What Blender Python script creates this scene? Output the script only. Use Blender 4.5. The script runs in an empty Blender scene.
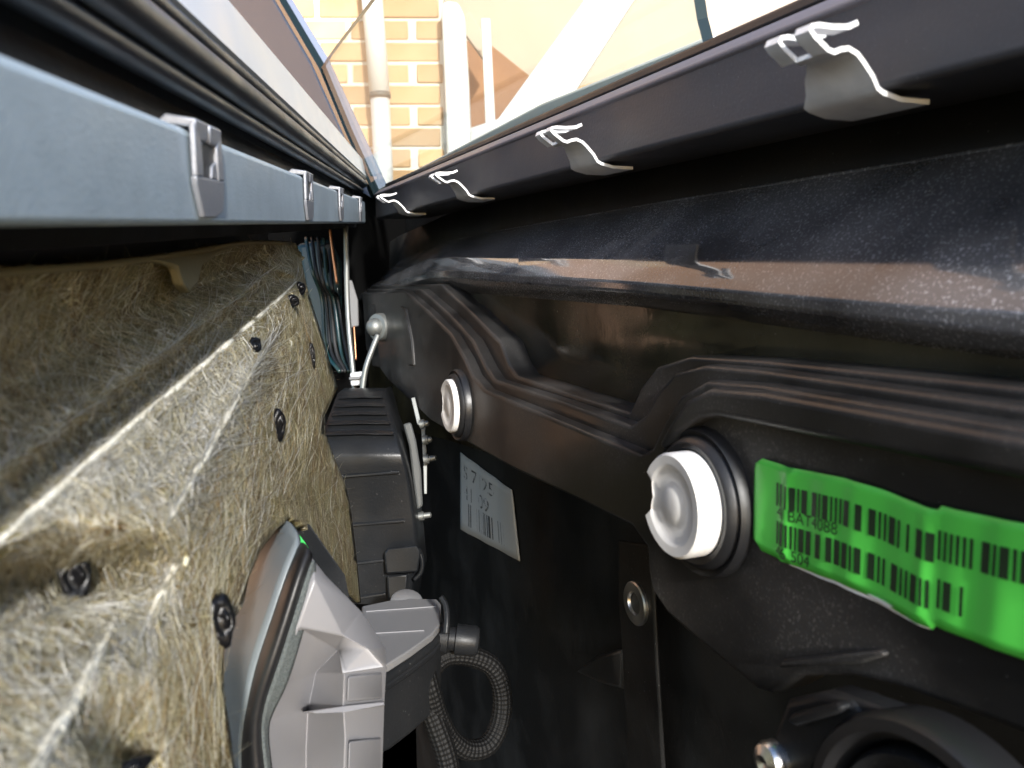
import bpy, bmesh, math, random
import numpy as np
from mathutils import Vector, Matrix
from mathutils.geometry import delaunay_2d_cdt

random.seed(7); rng = np.random.default_rng(11)
sc = bpy.context.scene
C = sc.collection

# ------------------------------------------------------------------ camera
FPX = 780.0
TH = math.atan(122 / FPX)                          # pitch down
PSI = math.atan(302 / (FPX / math.cos(TH)))        # heading, right of the door's length (+Y)
cam = bpy.data.objects.new('camera', bpy.data.cameras.new('camera'))
C.objects.link(cam); sc.camera = cam
cam.rotation_euler = (math.pi / 2 - TH, 0, -PSI)
cam.data.sensor_width = 36; cam.data.lens = FPX / 1024 * 36
cam.data.clip_start = 0.005; cam.data.clip_end = 200
cam.data.dof.use_dof = True
cam.data.dof.focus_distance = 0.36
cam.data.dof.aperture_fstop = 27

# ------------------------------------------------------------------ sky, sun, exposure
SUN_HEAD, SUN_EL = math.radians(4), math.radians(25)
w = bpy.data.worlds.new('World'); sc.world = w; w.use_nodes = True
nt = w.node_tree
sky = nt.nodes.new('ShaderNodeTexSky'); sky.sky_type = 'NISHITA'; sky.sun_disc = False
sky.sun_elevation = SUN_EL; sky.sun_rotation = math.pi + SUN_HEAD
sky.dust_density = 0.7; sky.air_density = 1.0; sky.ozone_density = 1.2
bg = nt.nodes['Background']; bg.inputs['Strength'].default_value = 0.15
nt.links.new(sky.outputs[0], bg.inputs['Color'])
sun = bpy.data.objects.new('sun', bpy.data.lights.new('sun', 'SUN')); C.objects.link(sun)
sun.data.energy = 3.0; sun.data.angle = math.radians(3); sun.data.color = (1.0, 0.97, 0.93)
LDIR = Vector((math.sin(SUN_HEAD) * math.cos(SUN_EL), math.cos(SUN_HEAD) * math.cos(SUN_EL), -math.sin(SUN_EL)))
sun.rotation_euler = LDIR.to_track_quat('-Z', 'Y').to_euler()
sun.location = (-0.5, -3, 2.5)
sc.view_settings.view_transform = 'Standard'; sc.view_settings.look = 'None'
sc.view_settings.gamma = 1; sc.view_settings.use_curve_mapping = False
sc.view_settings.exposure = 1.2
sc.cycles.max_bounces = 6; sc.cycles.diffuse_bounces = 3; sc.cycles.glossy_bounces = 3
sc.cycles.use_adaptive_sampling = True; sc.cycles.adaptive_threshold = 0.025

# ------------------------------------------------------------------ measuring: pixels of the photograph to points in the place
cp, sp, cy, sy = math.cos(TH), math.sin(TH), math.cos(PSI), math.sin(PSI)
FW = np.array([sy * cp, cy * cp, -sp]); RT = np.array([cy, -sy, 0.0]); UP = np.cross(RT, FW)
def ray(px, py): return FW + RT * ((px - 512) / FPX) + UP * ((384 - py) / FPX)
TD = ray(416, 223); TD = TD / np.linalg.norm(TD)           # direction of the loosened trim card
TN = np.cross(TD, [0, 0, 1]); TN = TN / np.linalg.norm(TN); TW = np.cross(TN, TD)
def atd(px, py, d): return ray(px, py) * d
def atx(px, py, X): r = ray(px, py); return r * (X / r[0])
def aty(px, py, Y): r = ray(px, py); return r * (Y / r[1])
def atz(px, py, Z): r = ray(px, py); return r * (Z / r[2])
def atn(px, py, n): r = ray(px, py); return r * (n / (r @ TN))
def tr(s, n, w_): return TD * s + TN * n + TW * w_
def nw(px, py, n): p = atn(px, py, n); return (n, float(p @ TW))
def depth(p): return float(np.dot(p, FW))
def interp(pts, x):
    xs = [p[0] for p in pts]; ys = [p[1] for p in pts]
    if x > xs[-1]: return ys[-1] + (x - xs[-1]) * (ys[-1] - ys[-2]) / (xs[-1] - xs[-2])
    return float(np.interp(x, xs, ys))

# ------------------------------------------------------------------ materials
def mat(name, col, rough=0.5, metal=0.0, spec=0.5, bump=0.0, bscale=400, var=0.0, vscale=30, var_col=None, dust=0.0, dust_col=(.35, .33, .31), dfloor=0.0, coat=0.0, rvar=0.0, stretch=None):
    m = bpy.data.materials.new(name); m.use_nodes = True
    n, l = m.node_tree.nodes, m.node_tree.links
    b = n['Principled BSDF']
    b.inputs['Roughness'].default_value = rough; b.inputs['Metallic'].default_value = metal
    b.inputs['Specular IOR Level'].default_value = spec; b.inputs['Coat Weight'].default_value = coat
    b.inputs['Coat Roughness'].default_value = 0.05
    tc = n.new('ShaderNodeTexCoord'); mp = n.new('ShaderNodeMapping'); l.new(tc.outputs['Object'], mp.inputs[0])
    if stretch: mp.inputs['Scale'].default_value = stretch
    src = None
    rgb = n.new('ShaderNodeRGB'); rgb.outputs[0].default_value = (*col, 1); src = rgb.outputs[0]
    def noise(scale, detail=4):
        t = n.new('ShaderNodeTexNoise'); t.inputs['Scale'].default_value = scale; t.inputs['Detail'].default_value = detail
        l.new(mp.outputs[0], t.inputs['Vector']); return t.outputs[0]
    def ramp(inp, a, b_):
        r = n.new('ShaderNodeMapRange'); r.inputs['From Min'].default_value = a; r.inputs['From Max'].default_value = b_
        r.clamp = True; l.new(inp, r.inputs['Value']); return r.outputs[0]
    def mixc(fac, c2, k=1.0):
        nonlocal src
        mx = n.new('ShaderNodeMix'); mx.data_type = 'RGBA'
        mu = n.new('ShaderNodeMath'); mu.operation = 'MULTIPLY'; mu.inputs[1].default_value = k; l.new(fac, mu.inputs[0])
        l.new(mu.outputs[0], mx.inputs['Factor']); l.new(src, mx.inputs['A']); mx.inputs['B'].default_value = (*c2, 1)
        src = mx.outputs['Result']; return mu.outputs[0]
    if var: mixc(ramp(noise(vscale), .4, .65), var_col or tuple(c * .6 for c in col), var)
    rsrc = None
    if dust:
        cl = ramp(noise(18, 5), .42 - .2 * dfloor, .7 - .1 * dfloor); fine = ramp(noise(1400, 2), .56, .75)
        mu = n.new('ShaderNodeMath'); mu.operation = 'MULTIPLY_ADD'; l.new(cl, mu.inputs[0]); mu.inputs[1].default_value = .35; 
        m2 = n.new('ShaderNodeMath'); m2.operation = 'MULTIPLY'; l.new(fine, m2.inputs[0]); l.new(cl, m2.inputs[1])
        l.new(m2.outputs[0], mu.inputs[2])
        f = mixc(mu.outputs[0], dust_col, dust)
        mixc(ramp(noise(1300, 1), .765, .82), (.4, .4, .39), .5)
        r = n.new('ShaderNodeMath'); r.operation = 'MULTIPLY_ADD'; l.new(cl, r.inputs[0]); r.inputs[1].default_value = .25 * (1 - .75 * min(1, dfloor)); r.inputs[2].default_value = rough
        rsrc = r.outputs[0]
    if rvar:
        r = n.new('ShaderNodeMath'); r.operation = 'MULTIPLY_ADD'; l.new(ramp(noise(40, 5), .35, .7), r.inputs[0]); r.inputs[1].default_value = rvar; r.inputs[2].default_value = rough
        rsrc = r.outputs[0]
    if rsrc is not None: l.new(rsrc, b.inputs['Roughness'])
    l.new(src, b.inputs['Base Color'])
    if bump:
        bp = n.new('ShaderNodeBump'); bp.inputs['Strength'].default_value = bump; bp.inputs['Distance'].default_value = 0.0006
        l.new(noise(bscale, 3), bp.inputs['Height']); l.new(bp.outputs[0], b.inputs['Normal'])
    return m

M = {}
M['paint'] = mat('black_satin_paint', (.013, .013, .013), .28, spec=.36, dust=.30, bump=.06, bscale=500)
M['paint_gloss'] = mat('black_gloss_paint', (.012, .012, .013), .06, dust=.8, dust_col=(.40, .40, .42), dfloor=.9, coat=.3)
M['recess_sheen'] = mat('felt_reflection_black', (.020, .019, .012), .10, var=.9, vscale=35, var_col=(.045, .042, .025), dust=.10, bump=.15, bscale=120)  # felt's olive-brown reflection put into the paint colour
M['paint_dull'] = mat('dull_black_paint', (.010, .010, .009), .5, spec=.3, dust=.14, dust_col=(.20, .19, .15), bump=.1)
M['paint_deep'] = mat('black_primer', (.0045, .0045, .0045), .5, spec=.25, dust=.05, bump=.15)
M['rail'] = mat('charcoal_painted_rail', (.042, .042, .047), .45, dust=.16, dust_col=(.25, .25, .28), bump=.12, bscale=900)
M['rail_lip'] = mat('mauve_grey_rail_lip', (.13, .115, .13), .45, dust=.2, bump=.1)
M['rubber'] = mat('black_rubber', (.012, .012, .013), .38, bump=.1, bscale=700, rvar=.15)
M['seal'] = mat('seal_rubber', (.016, .016, .018), .32, rvar=.12)
M['spring'] = mat('zinc_spring_steel', (.80, .80, .80), .45, metal=.1, var=.5, vscale=90, var_col=(.45, .46, .47), bump=.1)
M['dullsteel'] = mat('dull_steel', (.26, .27, .26), .45, metal=.8, rvar=.2)
M['steel'] = mat('bright_steel', (.6, .6, .6), .25, metal=1, rvar=.2)
M['strip'] = mat('blue_grey_coated_strip', (.35, .42, .47), .40, metal=.2, dust=.10, bump=.18, bscale=1300, var=.35, vscale=160, var_col=(.27, .33, .37))
M['tclip'] = mat('grey_plated_clip', (.30, .31, .34), .38, metal=.5, bump=.15, bscale=700)
M['chrome'] = mat('polished_lip', (.75, .75, .77), .18, metal=1, rvar=.1)
M['lip'] = mat('sky_sheen_lip', (.60, .60, .61), .3, metal=.3, rvar=.1)  # sky's white reflection on the lip put into a pale colour
M['greyplastic'] = mat('light_grey_plastic', (.22, .218, .228), .36, bump=.06, bscale=1800, var=.15, vscale=60, var_col=(.20, .198, .208))
M['midgrey'] = mat('mid_grey_plastic', (.15, .15, .153), .42, bump=.1, bscale=1500)
M['dullgrey'] = mat('dull_grey_plate', (.075, .08, .08), .45, bump=.1)
M['frame_grey'] = mat('grey_frame_trim', (.20, .23, .31), .5, bump=.1, bscale=700)
M['void'] = mat('shade_black', (.002, .002, .002), .9, spec=.05)  # shade at the far end put into a near-black colour
M['blackplastic'] = mat('black_plastic', (.009, .0100, .0115), .30, spec=.28, bump=.12, bscale=900, dust=.04)
M['stud'] = mat('melted_black_plastic', (.005, .005, .006), .28, spec=.3, bump=.5, bscale=900)
M['satin'] = mat('satin_charcoal_plastic', (.15, .175, .19), .33, bump=.12, bscale=2200, dust=.1)  # sky's bluish sheen on dark plastic put into the base colour
M['foam'] = mat('grey_foam', (.10, .115, .115), .85, bump=1.0, bscale=2200, var=.6, vscale=1500, var_col=(.04, .05, .05))
M['white'] = mat('white_nylon', (.78, .77, .75), .5, bump=.06, bscale=800, var=.3, vscale=150, var_col=(.62, .60, .56))
M['green'] = mat('green_label_paper', (.095, .63, .08), .38, bump=.05, bscale=300)
M['greenedge'] = mat('white_paper_edge', (.8, .8, .8), .5)
M['ink'] = mat('black_ink', (.012, .03, .012), .5)
M['ink2'] = mat('grey_ink', (.03, .03, .03), .5)
M['paper'] = mat('white_label_paper', (.34, .335, .32), .5, bump=.1, bscale=200)  # white paper toned down: the cavity's shade is in its colour
M['teal'] = mat('teal_plastic', (.007, .03, .036), .3, var=.8, vscale=60, var_col=(.03, .05, .04))
M['copper'] = mat('copper_wire', (.55, .26, .14), .35, metal=.8)
M['cable'] = mat('cable_sleeve', (.016, .016, .016), .6, bump=.2)
M['greenplastic'] = mat('green_plastic', (.03, .45, .08), .4)
M['glue'] = mat('cream_glue', (.21, .18, .10), .6, bump=.3)
# house
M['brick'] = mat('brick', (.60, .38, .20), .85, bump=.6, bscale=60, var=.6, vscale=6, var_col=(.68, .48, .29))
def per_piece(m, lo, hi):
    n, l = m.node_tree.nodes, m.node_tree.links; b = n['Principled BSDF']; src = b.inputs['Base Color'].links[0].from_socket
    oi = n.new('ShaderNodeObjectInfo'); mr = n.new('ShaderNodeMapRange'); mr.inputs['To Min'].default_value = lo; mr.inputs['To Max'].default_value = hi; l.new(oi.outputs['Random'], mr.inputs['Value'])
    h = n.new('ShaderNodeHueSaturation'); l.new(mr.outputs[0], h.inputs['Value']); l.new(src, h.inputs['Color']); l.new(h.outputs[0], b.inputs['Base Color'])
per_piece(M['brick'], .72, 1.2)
M['brickdark'] = mat('shaded_brick', (.36, .18, .09), .9, bump=.5, bscale=60, var=.5, vscale=8, var_col=(.28, .14, .08))  # darker copy of the brick, porch shade put into its colour
M['brickfar'] = mat('orange_brick', (.50, .30, .19), .9, var=.5, vscale=5, var_col=(.55, .38, .27))
M['mortar'] = mat('mortar', (.76, .71, .62), .95, bump=.5, bscale=120)
M['whitepaint'] = mat('white_gloss_paint', (.80, .80, .79), .3)
M['pipe'] = mat('grey_white_pvc', (.62, .62, .63), .35)
M['cream'] = mat('cream_render', (.56, .47, .38), .9, bump=.3, bscale=150, var=.4, vscale=3, var_col=(.50, .40, .31))
M['darkgrey'] = mat('dark_grey_pvc', (.10, .11, .10), .5)
M['glassedge'] = mat('green_glass_edge', (.010, .018, .018), .15)

def glass_mat():
    m = bpy.data.materials.new('tinted_window_glass'); m.use_nodes = True
    n, l = m.node_tree.nodes, m.node_tree.links
    n.remove(n['Principled BSDF'])
    t = n.new('ShaderNodeBsdfTransparent'); t.inputs[0].default_value = (.86, .885, .86, 1)
    g = n.new('ShaderNodeBsdfGlossy'); g.inputs['Roughness'].default_value = .01
    lw = n.new('ShaderNodeLayerWeight'); lw.inputs['Blend'].default_value = .5
    pw = n.new('ShaderNodeMath'); pw.operation = 'POWER'; l.new(lw.outputs['Facing'], pw.inputs[0]); pw.inputs[1].default_value = 5
    fr = n.new('ShaderNodeMath'); fr.operation = 'MULTIPLY_ADD'; l.new(pw.outputs[0], fr.inputs[0]); fr.inputs[1].default_value = .55; fr.inputs[2].default_value = .03
    d = n.new('ShaderNodeBsdfDiffuse'); d.inputs[0].default_value = (.6, .58, .55, 1)      # film of dust on the pane
    ns = n.new('ShaderNodeTexNoise'); ns.inputs['Scale'].default_value = 9; ns.inputs['Detail'].default_value = 6
    tc = n.new('ShaderNodeTexCoord'); l.new(tc.outputs['Object'], ns.inputs['Vector'])
    mr = n.new('ShaderNodeMapRange'); mr.inputs['From Min'].default_value = .35; mr.inputs['From Max'].default_value = .75; mr.inputs['To Max'].default_value = .09
    l.new(ns.outputs[0], mr.inputs['Value'])
    a = n.new('ShaderNodeMixShader'); b = n.new('ShaderNodeMixShader')
    l.new(mr.outputs[0], a.inputs[0]); l.new(t.outputs[0], a.inputs[1]); l.new(d.outputs[0], a.inputs[2])
    l.new(fr.outputs[0], b.inputs[0]); l.new(a.outputs[0], b.inputs[1]); l.new(g.outputs[0], b.inputs[2])
    l.new(b.outputs[0], n['Material Output'].inputs[0]); return m
M['glass'] = glass_mat()

def felt_mat():
    m = mat('matted_fibre_felt', (.17, .13, .075), .62, spec=.45)
    n, l = m.node_tree.nodes, m.node_tree.links
    b = n['Principled BSDF']
    uv = n.new('ShaderNodeUVMap')
    def noise(scale, detail, vec, dist=0):
        t = n.new('ShaderNodeTexNoise'); t.inputs['Scale'].default_value = scale; t.inputs['Detail'].default_value = detail; t.inputs['Distortion'].default_value = dist
        l.new(vec, t.inputs['Vector']); return t
    def ramp(inp, stops):
        r = n.new('ShaderNodeValToRGB'); e = r.color_ramp.elements
        e[0].position, e[0].color = stops[0][0], (*stops[0][1], 1); e[1].position, e[1].color = stops[-1][0], (*stops[-1][1], 1)
        for p, c in stops[1:-1]: q = e.new(p); q.color = (*c, 1)
        l.new(inp, r.inputs[0]); return r.outputs[0]
    col = ramp(noise(55, 6, uv.outputs[0], .6).outputs[0], [(.30, (.085, .046, .013)), (.48, (.120, .097, .037)), (.66, (.160, .145, .062))])
    # slow wander so that the strands curl
    wn = noise(55, 2, uv.outputs[0]); sub = n.new('ShaderNodeVectorMath'); sub.operation = 'SUBTRACT'; l.new(wn.outputs['Color'], sub.inputs[0]); sub.inputs[1].default_value = (.5, .5, .5)
    sca = n.new('ShaderNodeVectorMath'); sca.operation = 'SCALE'; l.new(sub.outputs[0], sca.inputs[0]); sca.inputs['Scale'].default_value = .012
    add = n.new('ShaderNodeVectorMath'); l.new(uv.outputs[0], add.inputs[0]); l.new(sca.outputs[0], add.inputs[1])
    hsum = None
    for k, (deg, thr, c) in enumerate([(78, .60, (.42, .37, .21)), (100, .62, (.54, .50, .35)), (62, .60, (.28, .21, .09)), (125, .63, (.60, .57, .43)), (20, .64, (.44, .39, .23)), (92, .60, (.10, .06, .022)), (150, .65, (.70, .68, .58))]):
        ro = n.new('ShaderNodeVectorRotate'); ro.rotation_type = 'Z_AXIS'; ro.inputs['Angle'].default_value = math.radians(deg); l.new(add.outputs[0], ro.inputs['Vector'])
        mp = n.new('ShaderNodeMapping'); mp.inputs['Scale'].default_value = (75, 2300, 1); mp.inputs['Location'].default_value = (k * 7.3, k * 3.1, k * 5.7); l.new(ro.outputs[0], mp.inputs[0])
        st = noise(1, 1, mp.outputs[0])
        mr = n.new('ShaderNodeMapRange'); mr.inputs['From Min'].default_value = thr; mr.inputs['From Max'].default_value = thr + .05; l.new(st.outputs[0], mr.inputs['Value'])
        mx = n.new('ShaderNodeMix'); mx.data_type = 'RGBA'; l.new(mr.outputs[0], mx.inputs['Factor']); l.new(col, mx.inputs['A']); mx.inputs['B'].default_value = (*c, 1); col = mx.outputs['Result']
        if hsum is None: hsum = mr.outputs[0]
        else:
            a = n.new('ShaderNodeMath'); a.operation = 'MAXIMUM'; l.new(hsum, a.inputs[0]); l.new(mr.outputs[0], a.inputs[1]); hsum = a.outputs[0]
    l.new(col, b.inputs['Base Color'])
    bp = n.new('ShaderNodeBump'); bp.inputs['Strength'].default_value = .6; bp.inputs['Distance'].default_value = .00025
    l.new(hsum, bp.inputs['Height']); l.new(bp.outputs[0], b.inputs['Normal'])
    return m
M['felt'] = felt_mat()
def fibre_mat():
    m = bpy.data.materials.new('straw_fibres'); m.use_nodes = True
    n, l = m.node_tree.nodes, m.node_tree.links; b = n['Principled BSDF']
    a = n.new('ShaderNodeAttribute'); a.attribute_name = 'fibre_colour'
    l.new(a.outputs['Color'], b.inputs['Base Color']); b.inputs['Roughness'].default_value = .42
    b.inputs['Specular IOR Level'].default_value = .6
    return m
M['fibre'] = fibre_mat()
M['fold'] = mat('lit_felt_fold', (.80, .77, .66), .65, bump=1.0, bscale=900, var=.6, vscale=260, var_col=(.56, .50, .36))
def braid_mat():
    m = mat('braided_sleeve', (.005, .005, .005), .65, spec=.25)
    n, l = m.node_tree.nodes, m.node_tree.links; b = n['Principled BSDF']
    uv = n.new('ShaderNodeUVMap'); sx = n.new('ShaderNodeSeparateXYZ'); l.new(uv.outputs[0], sx.inputs[0])
    def wave(sgn):
        ma = n.new('ShaderNodeMath'); ma.operation = 'MULTIPLY_ADD'; l.new(sx.outputs[0], ma.inputs[0]); ma.inputs[1].default_value = sgn * 6.283 * 7
        mb = n.new('ShaderNodeMath'); mb.operation = 'MULTIPLY'; l.new(sx.outputs[1], mb.inputs[0]); mb.inputs[1].default_value = 6.283 * 230
        l.new(mb.outputs[0], ma.inputs[2]); s = n.new('ShaderNodeMath'); s.operation = 'SINE'; l.new(ma.outputs[0], s.inputs[0]); return s.outputs[0]
    mu = n.new('ShaderNodeMath'); mu.operation = 'MULTIPLY'; l.new(wave(1), mu.inputs[0]); l.new(wave(-1), mu.inputs[1])
    bp = n.new('ShaderNodeBump'); bp.inputs['Strength'].default_value = .5; bp.inputs['Distance'].default_value = .0007
    l.new(mu.outputs[0], bp.inputs['Height']); l.new(bp.outputs[0], b.inputs['Normal'])
    return m
M['braid'] = braid_mat()

# ------------------------------------------------------------------ builders
def thing(name, label, cat, base=(0, 0, 0), group=None):
    o = bpy.data.objects.new(name, None); C.objects.link(o); o.location = base; o.empty_display_size = .02
    o['label'] = label; o['category'] = cat
    if group: o['group'] = group
    return o
def tag(o, label, cat, group=None):
    o['label'] = label; o['category'] = cat
    if group: o['group'] = group
    return o
def wloc(o):
    v = Vector((0, 0, 0))
    while o: v += Vector(o.location); o = o.parent
    return v
def obj(name, verts, faces, m, parent=None, smooth=False, bevel=0, seg=2, recalc=True):
    me = bpy.data.meshes.new(name)
    me.from_pydata([tuple(map(float, v)) for v in verts], [], faces)
    bm = bmesh.new(); bm.from_mesh(me)
    if recalc: bmesh.ops.recalc_face_normals(bm, faces=bm.faces)
    if smooth:
        for f in bm.faces: f.smooth = True
    bm.to_mesh(me); bm.free()
    o = bpy.data.objects.new(name, me); C.objects.link(o)
    ms = m if isinstance(m, (list, tuple)) else [m]
    for k in ms: me.materials.append(M[k])
    if parent:
        o.parent = parent; o.location = -wloc(parent)
    if bevel:
        b = o.modifiers.new('bevel', 'BEVEL'); b.width = bevel; b.segments = seg; b.limit_method = 'ANGLE'; b.angle_limit = math.radians(35)
        b.harden_normals = False
        for p in me.polygons: p.use_smooth = True
        set_angle(o)
    return o
def set_angle(o, deg=40):
    me = o.data
    bm = bmesh.new(); bm.from_mesh(me)
    for e in bm.edges:
        if len(e.link_faces) == 2 and e.calc_face_angle(0) > math.radians(deg): e.smooth = False
    bm.to_mesh(me); bm.free()
def prism(poly, off):
    """closed solid: polygon of 3-D points swept by a vector (or per-point vectors)"""
    n = len(poly); P = [np.asarray(p, float) for p in poly]
    Q = [p + np.asarray(off if np.ndim(off) == 1 else off[i], float) for i, p in enumerate(P)]
    F = [tuple(range(n)), tuple(range(2 * n - 1, n - 1, -1))]
    F += [(i, (i + 1) % n, n + (i + 1) % n, n + i) for i in range(n)]
    return P + Q, F
def box_pts(c, hx, hy, hz):
    """box from centre and three half-axis vectors"""
    c = np.asarray(c, float); V = []
    for i in (-1, 1):
        for j in (-1, 1):
            for k in (-1, 1): V.append(c + i * np.asarray(hx) + j * np.asarray(hy) + k * np.asarray(hz))
    return V, [(0, 1, 3, 2), (4, 6, 7, 5), (0, 4, 5, 1), (2, 3, 7, 6), (0, 2, 6, 4), (1, 5, 7, 3)]
def extrude_nw(profile, s0, s1, steps=1):
    V, F = [], []; n = len(profile)
    ss = np.linspace(s0, s1, steps + 1)
    for s in ss: V += [tr(s, a, b) for a, b in profile]
    for k in range(steps): F += [(k * n + i, k * n + (i + 1) % n, (k + 1) * n + (i + 1) % n, (k + 1) * n + i) for i in range(n)]
    F += [tuple(range(n)), tuple(steps * n + i for i in range(n))[::-1]]
    return V, F
def extrude_y(profile, y0, y1):
    P = [np.array([x, y0, z]) for x, z in profile]
    return prism(P, np.array([0, y1 - y0, 0.0]))
def loft(rows, close=False):
    V, F = [], []; n = len(rows[0])
    for r in rows: V += list(r)
    for i in range(len(rows) - 1):
        for j in range(n - (0 if close else 1)):
            F.append((i * n + j, i * n + (j + 1) % n, (i + 1) * n + (j + 1) % n, (i + 1) * n + j))
    return V, F
def catmull(pts, k=8):
    P = [np.asarray(p, float) for p in pts]; P = [2 * P[0] - P[1]] + P + [2 * P[-1] - P[-2]]; out = []
    for i in range(1, len(P) - 2):
        for t in np.linspace(0, 1, k, endpoint=False):
            a, b, c, d = P[i - 1], P[i], P[i + 1], P[i + 2]
            out.append(.5 * (2 * b + (c - a) * t + (2 * a - 5 * b + 4 * c - d) * t * t + (3 * b - a - 3 * c + d) * t ** 3))
    return out + [P[-2]]
def tube_obj(name, pts, r, m, parent=None, sides=10, k=8, uv=False):
    pts = catmull(pts, k) if k else [np.asarray(p, float) for p in pts]
    V, F = [], []; n = len(pts); up = np.array([.13, .2, .97]); L = 0; Ls = []
    prev = None
    for i, p in enumerate(pts):
        t = pts[min(i + 1, n - 1)] - pts[max(i - 1, 0)]; t = t / np.linalg.norm(t)
        a = np.cross(t, up) if prev is None else prev - t * (prev @ t)
        a = a / np.linalg.norm(a); prev = a; b = np.cross(t, a)
        if i: L += np.linalg.norm(p - pts[i - 1])
        Ls.append(L)
        rr = r(i / (n - 1)) if callable(r) else r
        V += [p + rr * (math.cos(x) * a + math.sin(x) * b) for x in np.linspace(0, 2 * math.pi, sides, endpoint=False)]
    for i in range(n - 1):
        F += [(i * sides + j, i * sides + (j + 1) % sides, (i + 1) * sides + (j + 1) % sides, (i + 1) * sides + j) for j in range(sides)]
    F += [tuple(range(sides))[::-1], tuple((n - 1) * sides + j for j in range(sides))]
    o = obj(name, V, F, m, parent, smooth=True, recalc=not uv)
    if uv:
        lay = o.data.uv_layers.new(name='UVMap')
        for p in o.data.polygons:
            if len(p.vertices) != 4: continue
            js = [v % sides for v in p.vertices]; wrap = max(js) - min(js) > sides / 2
            for li, v in zip(p.loop_indices, p.vertices):
                j = v % sides; lay.data[li].uv = ((j if not (wrap and j == 0) else sides) / sides, Ls[v // sides])
    return o
def lathe_obj(name, c, axis, prof, m, parent=None, seg=40, mod=None, up=(0, 0, 1)):
    """profile of (radius, height along axis); mod(angle, k, r, h) may alter a ring"""
    ax = np.asarray(axis, float); ax /= np.linalg.norm(ax); a = np.cross(ax, up); a /= np.linalg.norm(a); b = np.cross(ax, a); c = np.asarray(c, float)
    rows = []
    for k, (r, h) in enumerate(prof):
        row = []
        for j in range(seg):
            t = 2 * math.pi * j / seg; rr, hh = (r, h) if not mod else mod(t, k, r, h)
            row.append(c + ax * hh + rr * (math.cos(t) * a + math.sin(t) * b))
        rows.append(row)
    V, F = loft(rows, True)
    n = len(rows)
    F += [tuple(range(seg))[::-1], tuple((n - 1) * seg + j for j in range(seg))]
    o = obj(name, V, F, m, parent, smooth=True); set_angle(o, 38); return o
def slab(name, pts, thick, m, parent=None, bevel=.0006, vec=None, seg=2):
    """flat-faced moulding: outline of (px,py,d) points given real thickness away from the viewer side"""
    P = [atd(*p) for p in pts]
    c = sum(P) / len(P); v = (c / np.linalg.norm(c) * thick) if vec is None else np.asarray(vec, float)
    V, F = prism(P, v); return obj(name, V, F, m, parent, bevel=bevel, seg=seg)

# =================================================================== THE HOUSE BEHIND (about three metres off)
HD = np.array([sy, cy, 0.0])
def house(px, py, D):
    r = ray(px, py); return r * (D / (r @ HD))
DW = 3.0
wall = thing('brick_wall', 'pale orange brick house wall seen through the car window', 'wall', tuple(house(350, 205, DW) + HD * .1))
def hp(a, b, D=DW): return HD * D + RT * a + np.array([0, 0, b])
def ha(px, D=DW): p = house(px, 100, D); return float(p @ RT)
def hb(px, py, D=DW): return float(house(px, py, D)[2])
a1 = ha(444); a0 = a1 - 6 * .225; b0 = hb(400, 230); 
V, F = box_pts((hp(a0, b0, DW + .046) + hp(a1, b0 + 24 * .075, DW + .046)) / 2, RT * (a1 - a0) / 2, HD * .05, np.array([0, 0, 12 * .075]))
obj('mortar_bed', V, F, 'mortar', wall)
bV, bF = box_pts((0, 0, 0), RT * .1035, HD * .02, np.array([0, 0, .0325]))
hV, hF = box_pts((0, 0, 0), RT * .0475, HD * .02, np.array([0, 0, .0325]))
proto = None; bmesh_full = bmesh_half = None
for row in range(24):
    off = .1125 if row % 2 else 0
    x = a0
    spans = []
    if row % 2: spans.append((a0 + .05, True))
    k = 0
    while True:
        cx = a0 + off + .1075 + k * .225
        if cx + .11 > a1 + .001: break
        spans.append((cx, False)); k += 1
    if row % 2: spans.append((a1 - .05, True))
    for cx, half in spans:
        pos = hp(cx, b0 + row * .075 + .036, DW + random.uniform(.008, .014))
        me = bmesh_half if half else bmesh_full
        if me is None:
            o = obj('brick', hV if half else bV, hF, 'brick', wall, bevel=.004, seg=1)
            if half: bmesh_half = o
            else: bmesh_full = o
        else:
            o = me.copy(); C.objects.link(o); o.parent = wall
        o.location = Vector(pos) - wloc(wall)
        o.rotation_euler = (0, 0, 0)

V, F = box_pts((hp(a0 - 5, 0, DW + .06) + hp(a0, 5.6, DW + .06)) / 2 + np.array([0, 0, -.6]), RT * 2.5, HD * .05, np.array([0, 0, 3.4])); obj('wall_extension', V, F, 'brickfar', wall)
V, F = box_pts((hp(a0, b0 + 24 * .075, DW + .06) + hp(a1, 5.6, DW + .06)) / 2, RT * (a1 - a0) / 2, HD * .05, np.array([0, 0, (5.6 - b0 - 24 * .075) / 2])); obj('wall_extension', V, F, 'brickfar', wall)
# drainpipe in front of the wall
pa = ha(380, 2.9); pipe = thing('drainpipe', 'white drainpipe with dark collar standing against the brick wall', 'pipe', tuple(hp(pa, b0, 2.9)))
lean = -.012
zt, zc = hb(378, -60, 2.9), hb(380, 95, 2.9)
tube_obj('lower_pipe', [hp(pa + .012, b0 - .1, 2.9), hp(pa, zc, 2.9)], .034, 'pipe', pipe, 16, 0)
tube_obj('upper_pipe', [hp(pa, zc, 2.9), hp(pa - .03, zt, 2.9)], .037, 'whitepaint', pipe, 16, 0)
tube_obj('collar', [hp(pa + .001, zc - .012, 2.9), hp(pa, zc + .008, 2.9)], .0385, 'darkgrey', pipe, 16, 0)

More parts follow.
